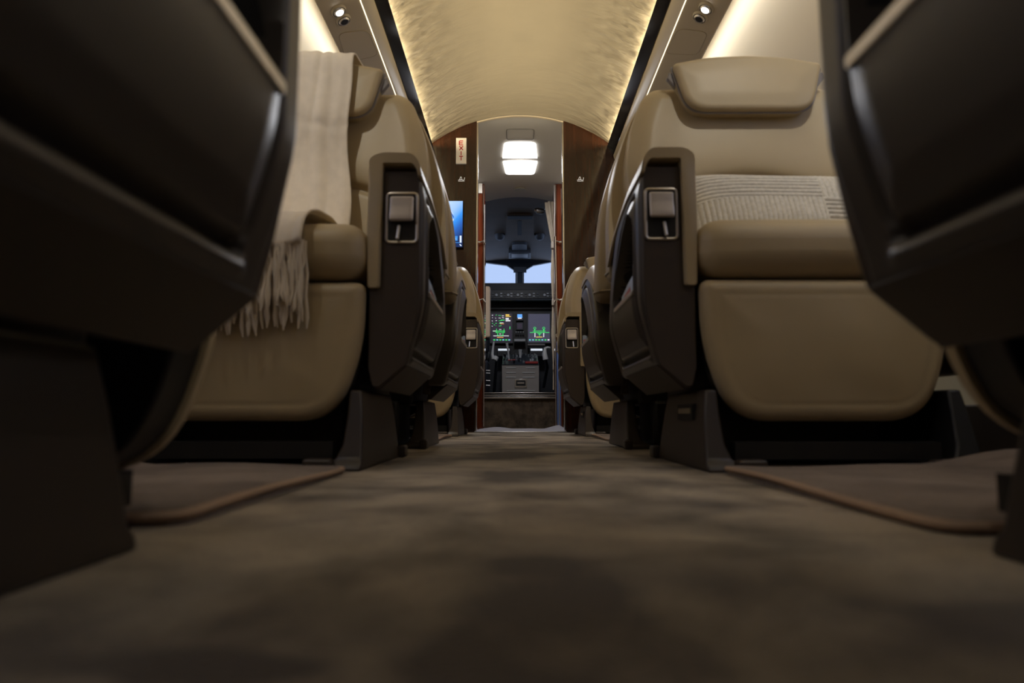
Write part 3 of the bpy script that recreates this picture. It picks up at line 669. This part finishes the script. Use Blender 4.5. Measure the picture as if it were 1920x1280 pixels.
for side, px in (('left', 865), ('right', 1088)):
    c = at(px, 335.5, Y=YP-0.004); k_ = 4.05/1280
    sg = [[(-6, -4), (6, -4)], [(-6, -2.2), (-5, -1.6), (-3.5, -1.6), (-1.8, 3.5), (-0.8, 4.5), (0.2, 3.5), (1.0, -1), (3, -2.2), (5.5, -2.2), (6.5, 3)], [(-3.6, -1.5), (1, -1)]]
    mb = MB()
    for ln in sg: mb.tube([(u*k_, 0, v*k_) for u, v in ln], 0.0013, 6)
    o = mb.build('belt_pictogram', glyph); o.location = c
    tag(o, 'small white lit seat-belt pictogram on the %s partition' % side, 'pictogram', 'lit seat-belt pictograms')
# wall television
tvY = YP-0.03
a, b_ = at(790, 377, Y=tvY), at(867, 463, Y=tvY); cx_, cz_ = (a.x+b_.x)/2, (a.z+b_.z)/2; hw, hh = (b_.x-a.x)/2, (a.z-b_.z)/2
tv = empty('television', (cx_, tvY, cz_), label='flat screen on the left partition showing a blue sky picture', cat='television')
MB().box(-hw-0.004, hw+0.004, 0.0, 0.028, -hh-0.004, hh+0.004).build('screen_housing', blackm, tv, bevel=0.004)
tm = bpy.data.materials.new('tv_picture'); tm.use_nodes = True; nt = tm.node_tree; N = nt.nodes
b = N['Principled BSDF']; b.inputs['Base Color'].default_value = (0.01, 0.01, 0.02, 1)
tc = N.new('ShaderNodeTexCoord'); sp = N.new('ShaderNodeSeparateXYZ'); nt.links.new(tc.outputs['Object'], sp.inputs[0])
mth = N.new('ShaderNodeMath'); mth.operation = 'MULTIPLY_ADD'; nt.links.new(sp.outputs['X'], mth.inputs[0]); mth.inputs[1].default_value = -1.2; nt.links.new(sp.outputs['Z'], mth.inputs[2])
mr = N.new('ShaderNodeMapRange'); mr.inputs['From Min'].default_value = -0.22; mr.inputs['From Max'].default_value = 0.10; nt.links.new(mth.outputs[0], mr.inputs['Value'])
r = N.new('ShaderNodeValToRGB'); nt.links.new(mr.outputs[0], r.inputs[0]); el = r.color_ramp.elements
el[0].position = 0.0; el[0].color = (0.004, 0.02, 0.09, 1); el[1].position = 1.0; el[1].color = (0.45, 0.60, 0.85, 1)
for pos, c in ((0.25, (0.015, 0.10, 0.42, 1)), (0.45, (0.03, 0.25, 0.75, 1)), (0.52, (0.12, 0.35, 0.8, 1)), (0.7, (0.30, 0.48, 0.85, 1))): e_ = el.new(pos); e_.color = c
nt.links.new(r.outputs[0], b.inputs['Emission Color']); b.inputs['Emission Strength'].default_value = 1.3
pic = MB().box(-hw, hw, -0.002, 0.0, -hh, hh).build('picture', tm, tv, smooth=False)
mb = MB()
def tvq(px0, py0, px1, py1, w_, m):
    p, q = at(px0, py0, Y=tvY), at(px1, py1, Y=tvY); d = Vector((q.x-p.x, 0, q.z-p.z)); n_ = Vector((-d.z, 0, d.x))/d.length*w_*tvY/2560
    v = [p+n_, q+n_, q-n_, p-n_]; v = [(x_.x-cx_, -0.004, x_.z-cz_) for x_ in v]+[(x_.x-cx_, -0.003, x_.z-cz_) for x_ in v]
    mb.add(v, [(0, 1, 2, 3), (7, 6, 5, 4), (0, 4, 5, 1), (1, 5, 6, 2), (2, 6, 7, 3), (3, 7, 4, 0)], m)
tvq(836, 384, 851, 408, 2.0, 0); tvq(838, 382, 850, 402, 0.8, 1); tvq(838, 408, 850, 414, 6, 1); tvq(848, 447, 858, 447, 9, 2); tvq(848, 448, 856, 448, 3, 1); tvq(862, 443, 865, 443, 1, 1); tvq(863.7, 442, 863.7, 455, 3.5, 1); tvq(862, 458, 865, 461, 2, 1); tvq(800, 455, 862, 455, 1.0, 2)
mb.build('picture_pattern', [E('tv_navy', (0.02, 0.12, 0.5)), E('tv_white', (0.75, 0.85, 1.0)), E('tv_blue', (0.05, 0.30, 0.8))], pic, smooth=False)

# overhead service units: reading light, air vent, hatch
def psu_pt(px, py):
    s = -1 if px < 967 else 1; d = _Z @ (_F+_R*((px-960)/1280)+_U*((640-py)/1280)); o0 = Vector((CX, 0, CH))
    # plane through (0.600,1.628)-(0.741,1.556)
    n_ = Vector((s*(1.628-1.556), 0, (0.741-0.600))).normalized(); q = Vector((s*0.600, 0, 1.628)); return o0+d*((q-o0).dot(n_)/d.dot(n_)), n_, s
for px, py, lab, kind in ((634.5, 19.5, 'left', 'l'), (643.5, 36.5, 'left', 'v'), (1324.5, 14.5, 'right', 'l'), (1313, 31.5, 'right', 'v')):
    c, n_, s = psu_pt(px, py); dn = -n_
    nm = 'reading_light' if kind == 'l' else 'air_vent'
    lb = ('lit round reading light in the %s overhead panel' if kind == 'l' else 'round swivel air vent beside the reading light in the %s overhead panel') % lab
    g = empty(nm, c, label=lb, cat='reading light' if kind == 'l' else 'air vent', group='overhead '+('reading lights' if kind == 'l' else 'air vents'))
    ring = MB().tube([n_*0.002, dn*0.004, dn*0.008], [0.030, 0.029, 0.025], 28).build('bezel', panelm, g)
    MB().tube([dn*0.0082, dn*0.0088], [0.0245, 0.0245], 28).build('dark_rim', mat('rim_'+lab+kind, (0.06, 0.05, 0.03), 0.4), g)
    MB().tube([dn*0.0088, dn*0.014], [0.0215, 0.018], 28).build('swivel', satin, g)
    MB().tube([dn*0.0142+Vector((0, -0.004, 0)), dn*0.016+Vector((0, -0.004, 0))], [0.015, 0.014], 24).build('lens' if kind == 'l' else 'nozzle', bulb if kind == 'l' else blackm, g)
for lab, cs in (('left', [(634, 62), (690, 56), (710, 103), (650, 117)]), ('right', [(1272, 53), (1328, 60), (1308, 103), (1246, 100)])):
    P = [psu_pt(*q)[0] for q in cs]; _, n_, s = psu_pt(*cs[0])
    pl = rounded([(p.x, p.y) for p in P], 0.035, 6); zf = lambda x: 1.628-(abs(x)-0.600)*(0.072/0.141)
    o = MB().tube([(x, y, zf(x)-0.0006) for x, y in pl], 0.0013, 6, closed=True).build('hatch_seam', leather_edge)
    n = len(pl); g = link('oxygen_mask_door', [(x, y, zf(x)-0.0012) for x, y in pl]+[(x, y, zf(x)+0.001) for x, y in pl], [tuple(range(n)), tuple(range(2*n-1, n-1, -1))]+[(i, (i+1) % n, n+(i+1) % n, n+i) for i in range(n)], panelm)
    o.parent = g; tag(g, 'flush rounded square beige door in the %s overhead panel' % lab, 'panel door', 'overhead mask doors')

# ------------------------------------------------------------------ the club seats
def zfront(z): return 0.060+(z-0.45)*0.12
def x_out(z): return -0.330+0.032*sm(z*-1.0, -0.33, -0.16)+0.008*sm(z, 0.50, 0.58)
def make_seat(side, s):
    """side: which way the aisle lies in seat space: s=+1 aisle at -x.  Seat faces -y."""
    root = empty('club_seat')
    def fx_(v): return (v[0]*s, v[1], v[2])
    # --- seat cushion and leg rest
    def cush(x, y, z): return fx_((x, y, z+0.012*math.exp(-((y+0.06)/0.15)**2)*(1 if z > 0.42 else 0)))
    c = rbox('seat_cushion', (0, -0.095, 0.405), (0.448, 0.39, 0.108), 0.042, leather, root, 14, cush, 0.006)
    ol = rounded([(-0.224, 0.345), (0.224, 0.345), (0.222, 0.22), (0.175, 0.086), (-0.175, 0.086), (-0.222, 0.22)], [0.02, 0.02, 0.12, 0.08, 0.08, 0.12], 8)
    def lr(P, d):
        y = -0.283+edge_round(d, 0.022)-0.006*sm(d, 0.0, 0.12)+0.0012*np.exp(-((d-0.030)/0.0022)**2) + 0.10*np.clip(0.20-P[:, 1], 0, 1)**1.6
        y = y + 0.0015*np.sin(P[:, 0]*31+P[:, 1]*13)*sm(d, 0.03, 0.09)
        return np.stack([P[:, 0]*s, y, P[:, 1]], 1)
    relief('leg_rest', ol, (0, 0.22), lr, lambda P: np.stack([P[:, 0]*s, np.full(len(P), -0.254), P[:, 1]], 1), leather, root, 30, 0.012)
    prism('leg_rest_back', [(p[0]*0.975*s, 0.22+(p[1]-0.22)*0.97) for p in ol], 'y', -0.256, -0.205, blackm, root, 0.004)
    # --- backrest: wide rear shell, upper pad, lumbar pad, headrest
    half = [(0.335, 0.425), (0.332, 0.60), (0.318, 0.70), (0.285, 0.81), (0.250, 0.893), (0.225, 0.920)]
    ol = rounded(half+[(-x, z) for x, z in half[::-1]], [0.02, 0.05, 0.06, 0.06, 0.05, 0.03]*2, 5)
    def bs(P, d):
        z = P[:, 1]; y = zfront(z)+0.095+edge_round(d, 0.025); return np.stack([P[:, 0]*s, y, z], 1)
    def bb(P):
        z = P[:, 1]; return np.stack([P[:, 0]*s*0.97, zfront(z)+0.15, z], 1)
    # rear shell is a relief facing backwards (crowned), so the side seen from the aisle is a soft edge
    def brear(P, d):
        z = P[:, 1]; y = zfront(z)+0.188-edge_round(d, 0.055); return np.stack([P[:, 0]*s, y, z], 1)
    sh = relief('backrest_shell', ol, (0, 0.66), brear, lambda P: np.stack([P[:, 0]*s*0.985, zfront(P[:, 1])+0.105, P[:, 1]], 1), leather, root, 24, 0.014)
    # lower band of the shell above the console
    MB().tube([fx_((-0.328, zfront(0.44)+0.11, 0.452)), fx_((-0.334, zfront(0.44)+0.14, 0.450)), fx_((-0.322, zfront(0.44)+0.175, 0.450)), fx_((-0.27, zfront(0.44)+0.197, 0.450))], 0.004, 6).build('seam', leather_edge, sh)
    half = [(0.205, 0.40), (0.215, 0.57), (0.282, 0.60), (0.292, 0.70), (0.272, 0.82), (0.243, 0.895), (0.215, 0.918)]
    ol = rounded(half+[(-x, z) for x, z in half[::-1]], [0.02, 0.03, 0.04, 0.07, 0.08, 0.05, 0.03]*2, 5)
    def bp_(P, d):
        x, z = P[:, 0], P[:, 1]; y = zfront(z)+0.012+edge_round(d, 0.028)
        crease = 0.668-1.1*x**2                       # lower edge of the upper pad, drooping to the sides
        u = z-crease
        y = y-0.018*(1-np.exp(-np.clip(u, 0, 1)/0.022))*sm(d, 0.0, 0.05)*(u > 0)
        y = y+0.010*np.exp(-(u/0.010)**2)
        y = y+0.018*(x/0.25)**2*0-0.012*sm(np.abs(x), 0.14, 0.26)*sm(d, 0.0, 0.03)
        return np.stack([x*s, y, z], 1)
    relief('backrest', ol, (0, 0.66), bp_, lambda P: np.stack([P[:, 0]*s, zfront(P[:, 1])+0.115, P[:, 1]], 1), leather, root, 44, 0.009, angle=60)
    hl = rounded([(-0.182, 0.948), (-0.09, 0.966), (0, 0.970), (0.09, 0.966), (0.182, 0.948), (0.148, 0.822), (-0.148, 0.822)], [0.015, 0.02, 0.02, 0.02, 0.015, 0.045, 0.045], 7)
    def hd(P, d):
        y = zfront(P[:, 1])-0.052+edge_round(d, 0.012)-0.004*sm(d, 0, 0.05); return np.stack([P[:, 0]*s, y, P[:, 1]], 1)
    hr = relief('headrest', hl, (0, 0.895), hd, lambda P: np.stack([P[:, 0]*s*0.98, zfront(P[:, 1])+0.012, P[:, 1]], 1), leather, root, 18, 0.012)
    pl = resample(hl, 0.015); pl = [p for p in pl if p[1] < 0.944]
    i0 = max(range(len(pl)), key=lambda i: pl[i][0]*1.0+pl[i][1]); pl = sorted(pl, key=lambda p: -math.atan2(p[0], -(p[1]-1.0)))
    MB().tube([fx_((p[0]*1.008, zfront(p[1])-0.034, p[1]-0.001)) for p in pl], 0.0032, 6).build('piping', piping, hr)
    for q in (-1, 1):
        prism('bracket', [(0.172*q*s, 0.890), (0.192*q*s, 0.917), (0.187*q*s, 0.932), (0.172*q*s, 0.925)], 'y', 0.085, 0.10, piping, root, 0.002)
    # --- aisle-side console
    outl = rounded([(-0.250, 0.552), (-0.215, 0.575), (-0.10, 0.570), (0.0, 0.545), (0.09, 0.487), (0.165, 0.40), (0.198, 0.30), (0.185, 0.185), (-0.248, 0.185)],
                   [0.012, 0.02, 0.05, 0.06, 0.06, 0.05, 0.06, 0.02, 0.008], 6)
    pk = rounded([(-0.190, 0.338), (-0.194, 0.478), (-0.160, 0.505), (-0.09, 0.480), (0.00, 0.420), (0.055, 0.365), (0.05, 0.338)], [0.004, 0.02, 0.02, 0.04, 0.05, 0.02, 0.004], 6)
    panel = rounded([(-0.200, 0.222), (-0.205, 0.325), (-0.206, 0.52), (-0.16, 0.535), (-0.08, 0.522), (0.01, 0.478), (0.09, 0.40), (0.135, 0.325), (0.13, 0.222)], [0.012, 0.02, 0.02, 0.03, 0.05, 0.05, 0.05, 0.03, 0.012], 5)
    def con(P, d):
        y, z = P[:, 0], P[:, 1]; x = x_out(z)+edge_round(d, 0.012)
        dp = seg_dist(P, panel); ins = inside(P, panel)
        x = x+0.0065*np.exp(-(dp/0.0045)**2)                          # groove around the inner panel
        x = x-0.0045*sm(dp, 0.004, 0.035)*ins                            # padded inner panel
        low = np.exp(-((z-0.217)/0.0048)**2)*sm(y, -0.204, -0.196)*(1-sm(y, 0.135, 0.145)); x = x+0.013*low   # deep slot
        x = x-0.004*np.exp(-((z-0.203)/0.006)**2)*sm(y, -0.215, -0.20)*(1-sm(y, 0.13, 0.15))                       # lip under it
        kp = seg_dist(P, pk); ki = inside(P, pk)
        x = x+0.045*np.where(ki, sm(kp, 0.0, 0.006), 0.0)-0.003*np.where(~ki, np.exp(-(kp/0.009)**2), 0)
        return np.stack([x*s, y, z], 1)
    def mi(P): return [1 if q else 0 for q in (inside(P, pk) & (seg_dist(P, pk) > 0.003))]
    cs = relief('side_console', outl, (-0.03, 0.37), con, lambda P: np.stack([np.full(len(P), -0.252*s), P[:, 0], P[:, 1]], 1), [shell, pocketm], root, 95, 0.0055, mi, 45)
    prism('pocket_trim', rounded([(-0.191, 0.330), (-0.191, 0.340), (0.045, 0.340), (0.045, 0.330)], 0.003, 3), 'x', -0.3375*s, -0.325*s, satin, cs, 0.001)
    # underside wedge and front board of the console
    prism('underside_panel', [(-0.303*s, 0.190), (-0.252*s, 0.190), (-0.240*s, 0.146), (-0.252*s, 0.144)], 'y', -0.244, 0.12, shellfront, cs, 0.002)
    fp = rounded([(-0.321, 0.566), (-0.252, 0.566), (-0.250, 0.337), (-0.229, 0.335), (-0.230, 0.185), (-0.238, 0.150), (-0.250, 0.148), (-0.299, 0.190), (-0.311, 0.240), (-0.322, 0.30), (-0.3245, 0.35)], 0.004, 2)
    fpn = prism('front_board', [(x*s, z) for x, z in fp], 'y', -0.2535, -0.240, shellfront, cs, 0.002)
    MB().box(*sorted((-0.252*s, -0.231*s)), -0.242, 0.15, 0.16, 0.334).build('inner_board', shellfront, cs, bevel=0.003)
    # recline handle
    hz = MB()
    ring = rounded([(-0.318, 0.425), (-0.260, 0.425), (-0.260, 0.521), (-0.318, 0.521)], 0.008, 4)
    hz.tube([fx_((x, -0.2545, z)) for x, z in ring], 0.0032, 8, closed=True); bez = hz.build('handle_bezel', satin, root)
    MB().box(*sorted((-0.316*s, -0.262*s)), -0.256, -0.250, 0.427, 0.519).build('handle_recess', pocketm, bez)
    def tilt(x, y, z): return fx_((x, y-0.006*math.exp(-((z-0.468)/0.018)**2), z))
    rbox('handle_paddle', (-0.289, -0.259, 0.489), (0.046, 0.010, 0.050), 0.004, mat('paddle', (0.66, 0.61, 0.58), 0.42, 0.4) if 'paddle' not in MATS else MATS['paddle'], bez, 5, tilt)
    MB().tube([fx_((-0.284, -0.256, 0.457)), fx_((-0.282, -0.262, 0.430))], 0.0035, 8).build('handle_pin', satin, bez)
    # beige armrest pad: an upside-down U over the console, arching down at the rear
    prof = rounded([(-0.336, 0.550), (-0.333, 0.578), (-0.318, 0.600), (-0.245, 0.600), (-0.226, 0.588), (-0.222, 0.47), (-0.2265, 0.336), (-0.2500, 0.336), (-0.2515, 0.578), (-0.318, 0.578), (-0.326, 0.568), (-0.328, 0.550)],
                   [0.003, 0.01, 0.014, 0.012, 0.014, 0.05, 0.006, 0.006, 0.004, 0.005, 0.003, 0.002], 4)
    ys = [-0.266, -0.263, -0.255]+list(np.linspace(-0.24, 0.17, 24)); V = []; F = []; n = len(prof)
    for i, y in enumerate(ys):
        k_ = [0.9, 0.97, 1.0][i] if i < 3 else 1
        dz = 0.0 if y < -0.12 else -0.62*(y+0.12)**1.6
        for (x, z) in prof:
            cxp = -0.238 if z < 0.55 else x
            zz = z+dz if z > 0.52 else z+dz*0.5*(z > 0.4)
            xx = x+(cxp-x)*(1-k_)*3 if z < 0.55 else x
            if z >= 0.55: zz += -(1-k_)*(z-0.589)*0.8
            if x < -0.3: xx = x_out(np.array(min(zz, 0.58)))*1.0-0.004+(x+0.336)
            V.append(fx_((float(xx), y, float(zz))))
    for i in range(len(ys)-1):
        for j in range(n): F.append((i*n+j, i*n+(j+1) % n, (i+1)*n+(j+1) % n, (i+1)*n+j))
    F += [tuple(range(n)), tuple((len(ys)-1)*n+j for j in range(n-1, -1, -1))]
    link('armrest_pad', V, F, leather, root, True, None, 55)
    # --- outboard arm
    oa = rbox('outboard_arm', (0, 0, 0), (0.075, 0.44, 0.40), 0.018, shell, root, 6, lambda x, y, z: fx_((x+0.290, y-0.03, z+0.375)))
    rbox('arm_pad', (0, 0, 0), (0.088, 0.44, 0.035), 0.015, leather, oa, 6, lambda x, y, z: fx_((x+0.288, y-0.035, z+0.585)))
    # --- frame and base
    MB().box(*sorted((-0.20*s, 0.20*s)), -0.20, 0.14, 0.13, 0.352).build('seat_frame', blackm, root, bevel=0.01)
    pb = MB().box(-0.165, 0.165, -0.14, 0.10, 0.0, 0.14).build('pedestal', blackm, root, bevel=0.01)
    for q in (1, -1):
        q2 = q*s
        # flared foot: outer face towards the aisle
        Vf = []; lv = [(0.0, -0.335, 0.080, -0.238, -0.165), (0.012, -0.330, 0.075, -0.238, -0.170), (0.02, -0.322, 0.062, -0.237, -0.190), (0.045, -0.315, 0.050, -0.236, -0.200), (0.10, -0.300, 0.025, -0.232, -0.204), (0.142, -0.290, 0.010, -0.226, -0.205)]
        for (z, ya, yb, xa_, xb_) in lv: Vf += [(q2*xa_, ya, z), (q2*xb_, ya+0.004, z), (q2*xb_, yb, z), (q2*xa_, yb, z)]
        Ff = [(0, 1, 2, 3), (len(Vf)-1, len(Vf)-2, len(Vf)-3, len(Vf)-4)]
        for i in range(len(lv)-1):
            for j in range(4): Ff.append((i*4+j, i*4+(j+1) % 4, (i+1)*4+(j+1) % 4, (i+1)*4+j))
        ft = link('foot', Vf, Ff, basem if q > 0 else blackm, root, True, None, 25); bv = ft.modifiers.new('b', 'BEVEL'); bv.width = 0.004; bv.segments = 2; bv.limit_method = 'ANGLE'; bv.angle_limit = 0.4
        rbox('rail_cap', (0, 0, 0), (0.022, 0.05, 0.028), 0.006, basem, ft, 3, lambda x, y, z: (q2*(-0.240+x), y+0.085, z+0.014))
        rbox('rail_cap', (0, 0, 0), (0.05, 0.03, 0.022), 0.006, basem, ft, 3, lambda x, y, z: (q2*(-0.165+x), y-0.335, z+0.011))
        if q > 0:
            sl_ = MB().box(*sorted((-0.2365*s, -0.225*s)), -0.235, -0.12, 0.088, 0.118).build('foot_slot', pocketm, ft)
            MB().box(*sorted((-0.2385*s, -0.230*s)), -0.222, -0.135, 0.100, 0.110).build('slot_insert', leather_edge, ft)
    MB().box(-0.18, 0.18, -0.30, -0.27, 0.02, 0.05).build('cross_tube', blackm, root)
    return root
seatR = make_seat('R', 1)      # aisle at -x when facing -y
seatL = make_seat('L', -1)     # aisle at +x when facing -y
SX = 0.535
SEATS = [  # proto, x, y, rotation, label
    (seatR, SX, 1.507, 0, 'beige club seat on the right facing the viewer with a ribbed pillow on it', 'mid', 1),
    (seatL, -SX, 1.530, 0, 'beige club seat on the left facing the viewer, draped with the cream throw', 'mid', 1),
    (seatL, SX, 2.160, math.pi, 'club seat on the right turned away, back to back with the one holding the pillow', 'fwd', 0),
    (seatR, -SX, 2.175, math.pi, 'club seat on the left turned away, back to back with the one under the throw', 'fwd', 0),
    (seatR, SX, 3.56, 0, 'farthest club seat on the right, against the wood partition', 'far', 0),
    (seatL, -SX, 3.56, 0, 'farthest club seat on the left, against the wood partition below the screen', 'far', 0),
    (seatL, SX, 0.255, math.pi, 'blurred dark club seat side filling the right edge in the foreground', 'near', 0),
    (seatR, -SX, 0.290, math.pi, 'blurred dark club seat side filling the left edge in the foreground', 'near', 0),
]
for proto, x, y, rz, lab, _, first in SEATS:
    o = proto if first else copy_tree(proto)
    o.location = (x, y, 0); o.rotation_euler = (0, 0, rz); tag(o, lab, 'seat', 'club seats along the aisle')
    for ch in [c for c in bpy.data.objects if c.parent == o]:
        nm = ch.name.split('.')[0]
        if rz and nm in ('foot', 'pedestal'): ch.location.y += 0.085+(0.0 if y > 1 else 0.04 if x < 0 else 0.02)      # these seats are slid forward on their bases
        if y < 1 and nm in ('leg_rest', 'leg_rest_back'): ch.location.y -= 0.10 if x < 0 else 0.05; ch.location.z -= 0.045 if x < 0 else 0.015   # leg rests part-way out
        if x < 0 and nm == 'foot':                                         # only the right-hand bases have the stowage slot
            for g in [c for c in bpy.data.objects if c.parent == ch and c.name.split('.')[0] in ('foot_slot', 'slot_insert')]: bpy.data.objects.remove(g)

# ------------------------------------------------------------------ cards in the side pockets of the middle seats
card_w = mat('card_blue', (0.55, 0.70, 0.95), 0.25); card_r = mat('card_red', (0.45, 0.06, 0.08), 0.4)
for (x, y, sg_, fc, lab) in ((0.535, 1.507, 1, 1, 'in the side pocket of the seat with the pillow'), (-0.535, 1.530, -1, 1, 'in the side pocket of the seat with the throw'),
                             (0.535, 2.160, 1, -1, 'in the side pocket of the second seat on the right'), (-0.535, 2.175, -1, -1, 'in the side pocket of the second seat on the left')):
    g = empty('folded_card', (x-0.331*sg_, y, 0.3415), label='pale blue folded card '+lab, cat='card', group='cards in seat side pockets')
    pts = [(-0.182, 0.001), (-0.182, 0.030), (-0.120, 0.024), (-0.040, 0.010), (-0.040, 0.001)]
    prism('leaflet', [(a*fc, b) for a, b in pts], 'x', -0.001, 0.001, card_w, g)
    prism('red_flap', [(a*fc, b) for a, b in [(-0.150, 0.001), (-0.150, 0.012), (-0.08, 0.006), (-0.08, 0.001)]], 'x', -0.0018*sg_, -0.001*sg_, card_r, g)
mat('mat_edge', (0.36, 0.25, 0.18), 0.8)
# ------------------------------------------------------------------ footwell mats
def footmat(x0, x1, y0, y1, lab):
    rr = random.Random(int(y0*10+x0*7))
    pts = rounded([(x0, y0), (x1, y0), (x1, y1), (x0, y1)], 0.03, 5); O = resample(pts, 0.03)
    c = np.array([(x0+x1)/2, (y0+y1)/2])
    def f(P, d):
        z = 0.015-edge_round(d, 0.010)+0.0025*np.sin(P[:, 0]*17+P[:, 1]*9)+0.03*sm(np.abs(P[:, 0]), 0.62, 0.80)*sm(P[:, 1]-y0, 0.05, 0.5)
        return np.stack([P[:, 0], P[:, 1], z], 1)
    o = relief('footwell_mat', pts, c, f, lambda P: np.stack([P[:, 0], P[:, 1], np.full(len(P), 0.0005)], 1), mat_carpet, None, 20, 0.03)
    zb = lambda x, y: 0.0135+0.0025*math.sin(x*17+y*9)+0.03*float(sm(np.array(abs(x)), 0.62, 0.80)*sm(np.array(y-y0), 0.05, 0.5))
    MB().tube([(x, y, zb(x, y)-0.004) for x, y in O], 0.0045, 6, closed=True).build('bound_edge', MATS['mat_edge'], o)
    tag(o, lab, 'mat', 'carpet mats between facing seats')
footmat(0.315, 0.93, 0.56, 1.150, 'taupe carpet mat on the floor in front of the seat with the pillow')
footmat(-0.93, -0.315, 0.60, 1.172, 'taupe carpet mat on the floor in front of the seat with the throw')
footmat(0.325, 0.93, 2.46, 3.20, 'distant carpet mat between the far seats on the right')
footmat(-0.93, -0.325, 2.46, 3.20, 'distant carpet mat between the far seats on the left')

# ------------------------------------------------------------------ throw blanket on the left seat
th_ = empty('throw_blanket', (-0.56, 1.53, 0.45), label='cream throw with long fringe draped over the left seat facing the viewer', cat='throw blanket')
def throw():
    oy = 1.53
    path = [(0.30, 0.60), (0.285, 0.80), (0.27, 0.930), (0.22, 0.960), (0.13, 0.977), (0.06, 0.976), (0.046, 0.960), (0.046, 0.90), (0.043, 0.83), (0.046, 0.80), (0.056, 0.74), (0.055, 0.68), (0.040, 0.60), (0.02, 0.52), (-0.01, 0.482), (-0.08, 0.485), (-0.17, 0.484), (-0.26, 0.474), (-0.300, 0.455), (-0.317, 0.425), (-0.320, 0.405)]
    P = np.array(path); seg = np.r_[0, np.cumsum(np.linalg.norm(np.diff(P, axis=0), axis=1))]; u = np.linspace(0, seg[-1], 150)
    yy = np.interp(u, seg, P[:, 0]); zz = np.interp(u, seg, P[:, 1])
    ker = np.ones(5)/5
    yy[2:-2] = np.convolve(yy, ker, 'valid'); zz[2:-2] = np.convolve(zz, ker, 'valid')
    tx = np.gradient(yy); tz = np.gradient(zz); ln = np.hypot(tx, tz); ny, nz = -tz/ln, tx/ln     # normal (faces out of the seat)
    sgn = -1 if ny[60] > 0 else 1
    n = 60; V = []; F = []
    for i in range(150):
        f = u[i]/seg[-1]
        xr = -0.416+0.012*math.sin(f*9)+0.004*math.sin(f*31); xl = -0.705+0.012*math.sin(f*7+1)
        for j in range(n):
            a = j/(n-1); x = xl+(xr-xl)*a
            fold = 0.0035*math.sin(a*21+f*2.5)+0.0022*math.sin(a*43+f*5+1)+0.0035*math.sin(a*6+f*11)
            crs = -0.003*math.exp(-((zz[i]-0.795+0.012*math.sin(a*9))/0.006)**2)-0.002*math.exp(-((zz[i]-0.785-0.01*a)/0.004)**2)
            hgt = 0.006+abs(fold)+crs; dzz = -0.040*(1-a)*float(sm(np.array(f), 0.90, 1.0))
            V.append((x+0.56, yy[i]+sgn*ny[i]*hgt, zz[i]+sgn*nz[i]*hgt-0.45+dzz))
    for i in range(149):
        for j in range(n-1): F.append((i*n+j, i*n+j+1, (i+1)*n+j+1, (i+1)*n+j))
    o = link('cloth', V, F, throwm, th_, True, None, 80); sd = o.modifiers.new('s', 'SOLIDIFY'); sd.thickness = 0.004; sd.offset = 1
    rr = random.Random(8)
    for layer in (0, 1):
        mb = MB(); cnt = 62
        for k in range(cnt):
            x = -0.702+0.290*k/(cnt-1)+rr.uniform(-0.0015, 0.0015)
            L_ = rr.uniform(0.095, 0.130)+(0.03 if layer else 0)
            y0_ = -0.325+(0.010 if layer else 0)-rr.uniform(0, 0.006); pts = []
            sw = rr.uniform(-0.008, 0.008); z0_ = 0.412-0.040*(1-k/(cnt-1))
            for q in range(9):
                t = q/8; y_ = y0_+0.016*(t**0.6)*(0.9 if layer else 0.4)+0.002*math.sin(t*9+k)
                pts.append((x+sw*t*t+0.0015*math.sin(t*14+k*2), y_, z0_-L_*t))
            pts = [(a+0.56, b, c-0.45) for a, b, c in pts]
            mb.tube(pts, [0.0030, 0.0036, 0.0033, 0.0036, 0.0033, 0.0036, 0.0033, 0.0038, 0.0012], 6)
        fo = mb.build('fringe', throwm, th_); fo['kind'] = 'stuff'
throw()

# ------------------------------------------------------------------ ribbed pillow on the right seat
def pillow():
    W, H, T = 0.218, 0.098, 0.050; nu, nv = 400, 200; root = empty('lumbar_pillow', (0.555, 1.462, 0.537), label='pale grey ribbed knit pillow on the right seat facing the viewer', cat='pillow')
    V = []; F = []
    for side in (-1, 1):
        for i in range(nu+1):
            for j in range(nv+1):
                a = -1+2*i/nu; b = -1+2*j/nv
                e = max(0.0, (1-abs(a)**4.0))*max(0.0, (1-abs(b)**4.0)); t = T*e**0.5
                x = a*W*(1-0.06*(1-abs(b)**2)); z = b*H*(1-0.07*(1-abs(a)**2))
                rib = 0
                if side < 0:
                    up = b > 0.06*math.cos(a*2); left = a < 0.36
                    horiz = (up == left)
                    ph = (z if horiz else x)*2*math.pi/(0.0105 if left else 0.0115)
                    rib = 0.0042*(abs(math.cos(ph/2.0))**0.5-0.6)*min(1, e*3)
                    if not left and not up: rib *= 1.6 if horiz else 1
                y = side*(t+rib)
                V.append((x, y, z))
        k0 = 0 if side < 0 else (nu+1)*(nv+1)
        for i in range(nu):
            for j in range(nv): F.append((k0+i*(nv+1)+j, k0+(i+1)*(nv+1)+j, k0+(i+1)*(nv+1)+j+1, k0+i*(nv+1)+j+1))
    o = link('cover', V, F, pillowm, root, True, None, 80, weld=True)
    root.rotation_euler = (math.radians(-24), 0, math.radians(3))
pillow()
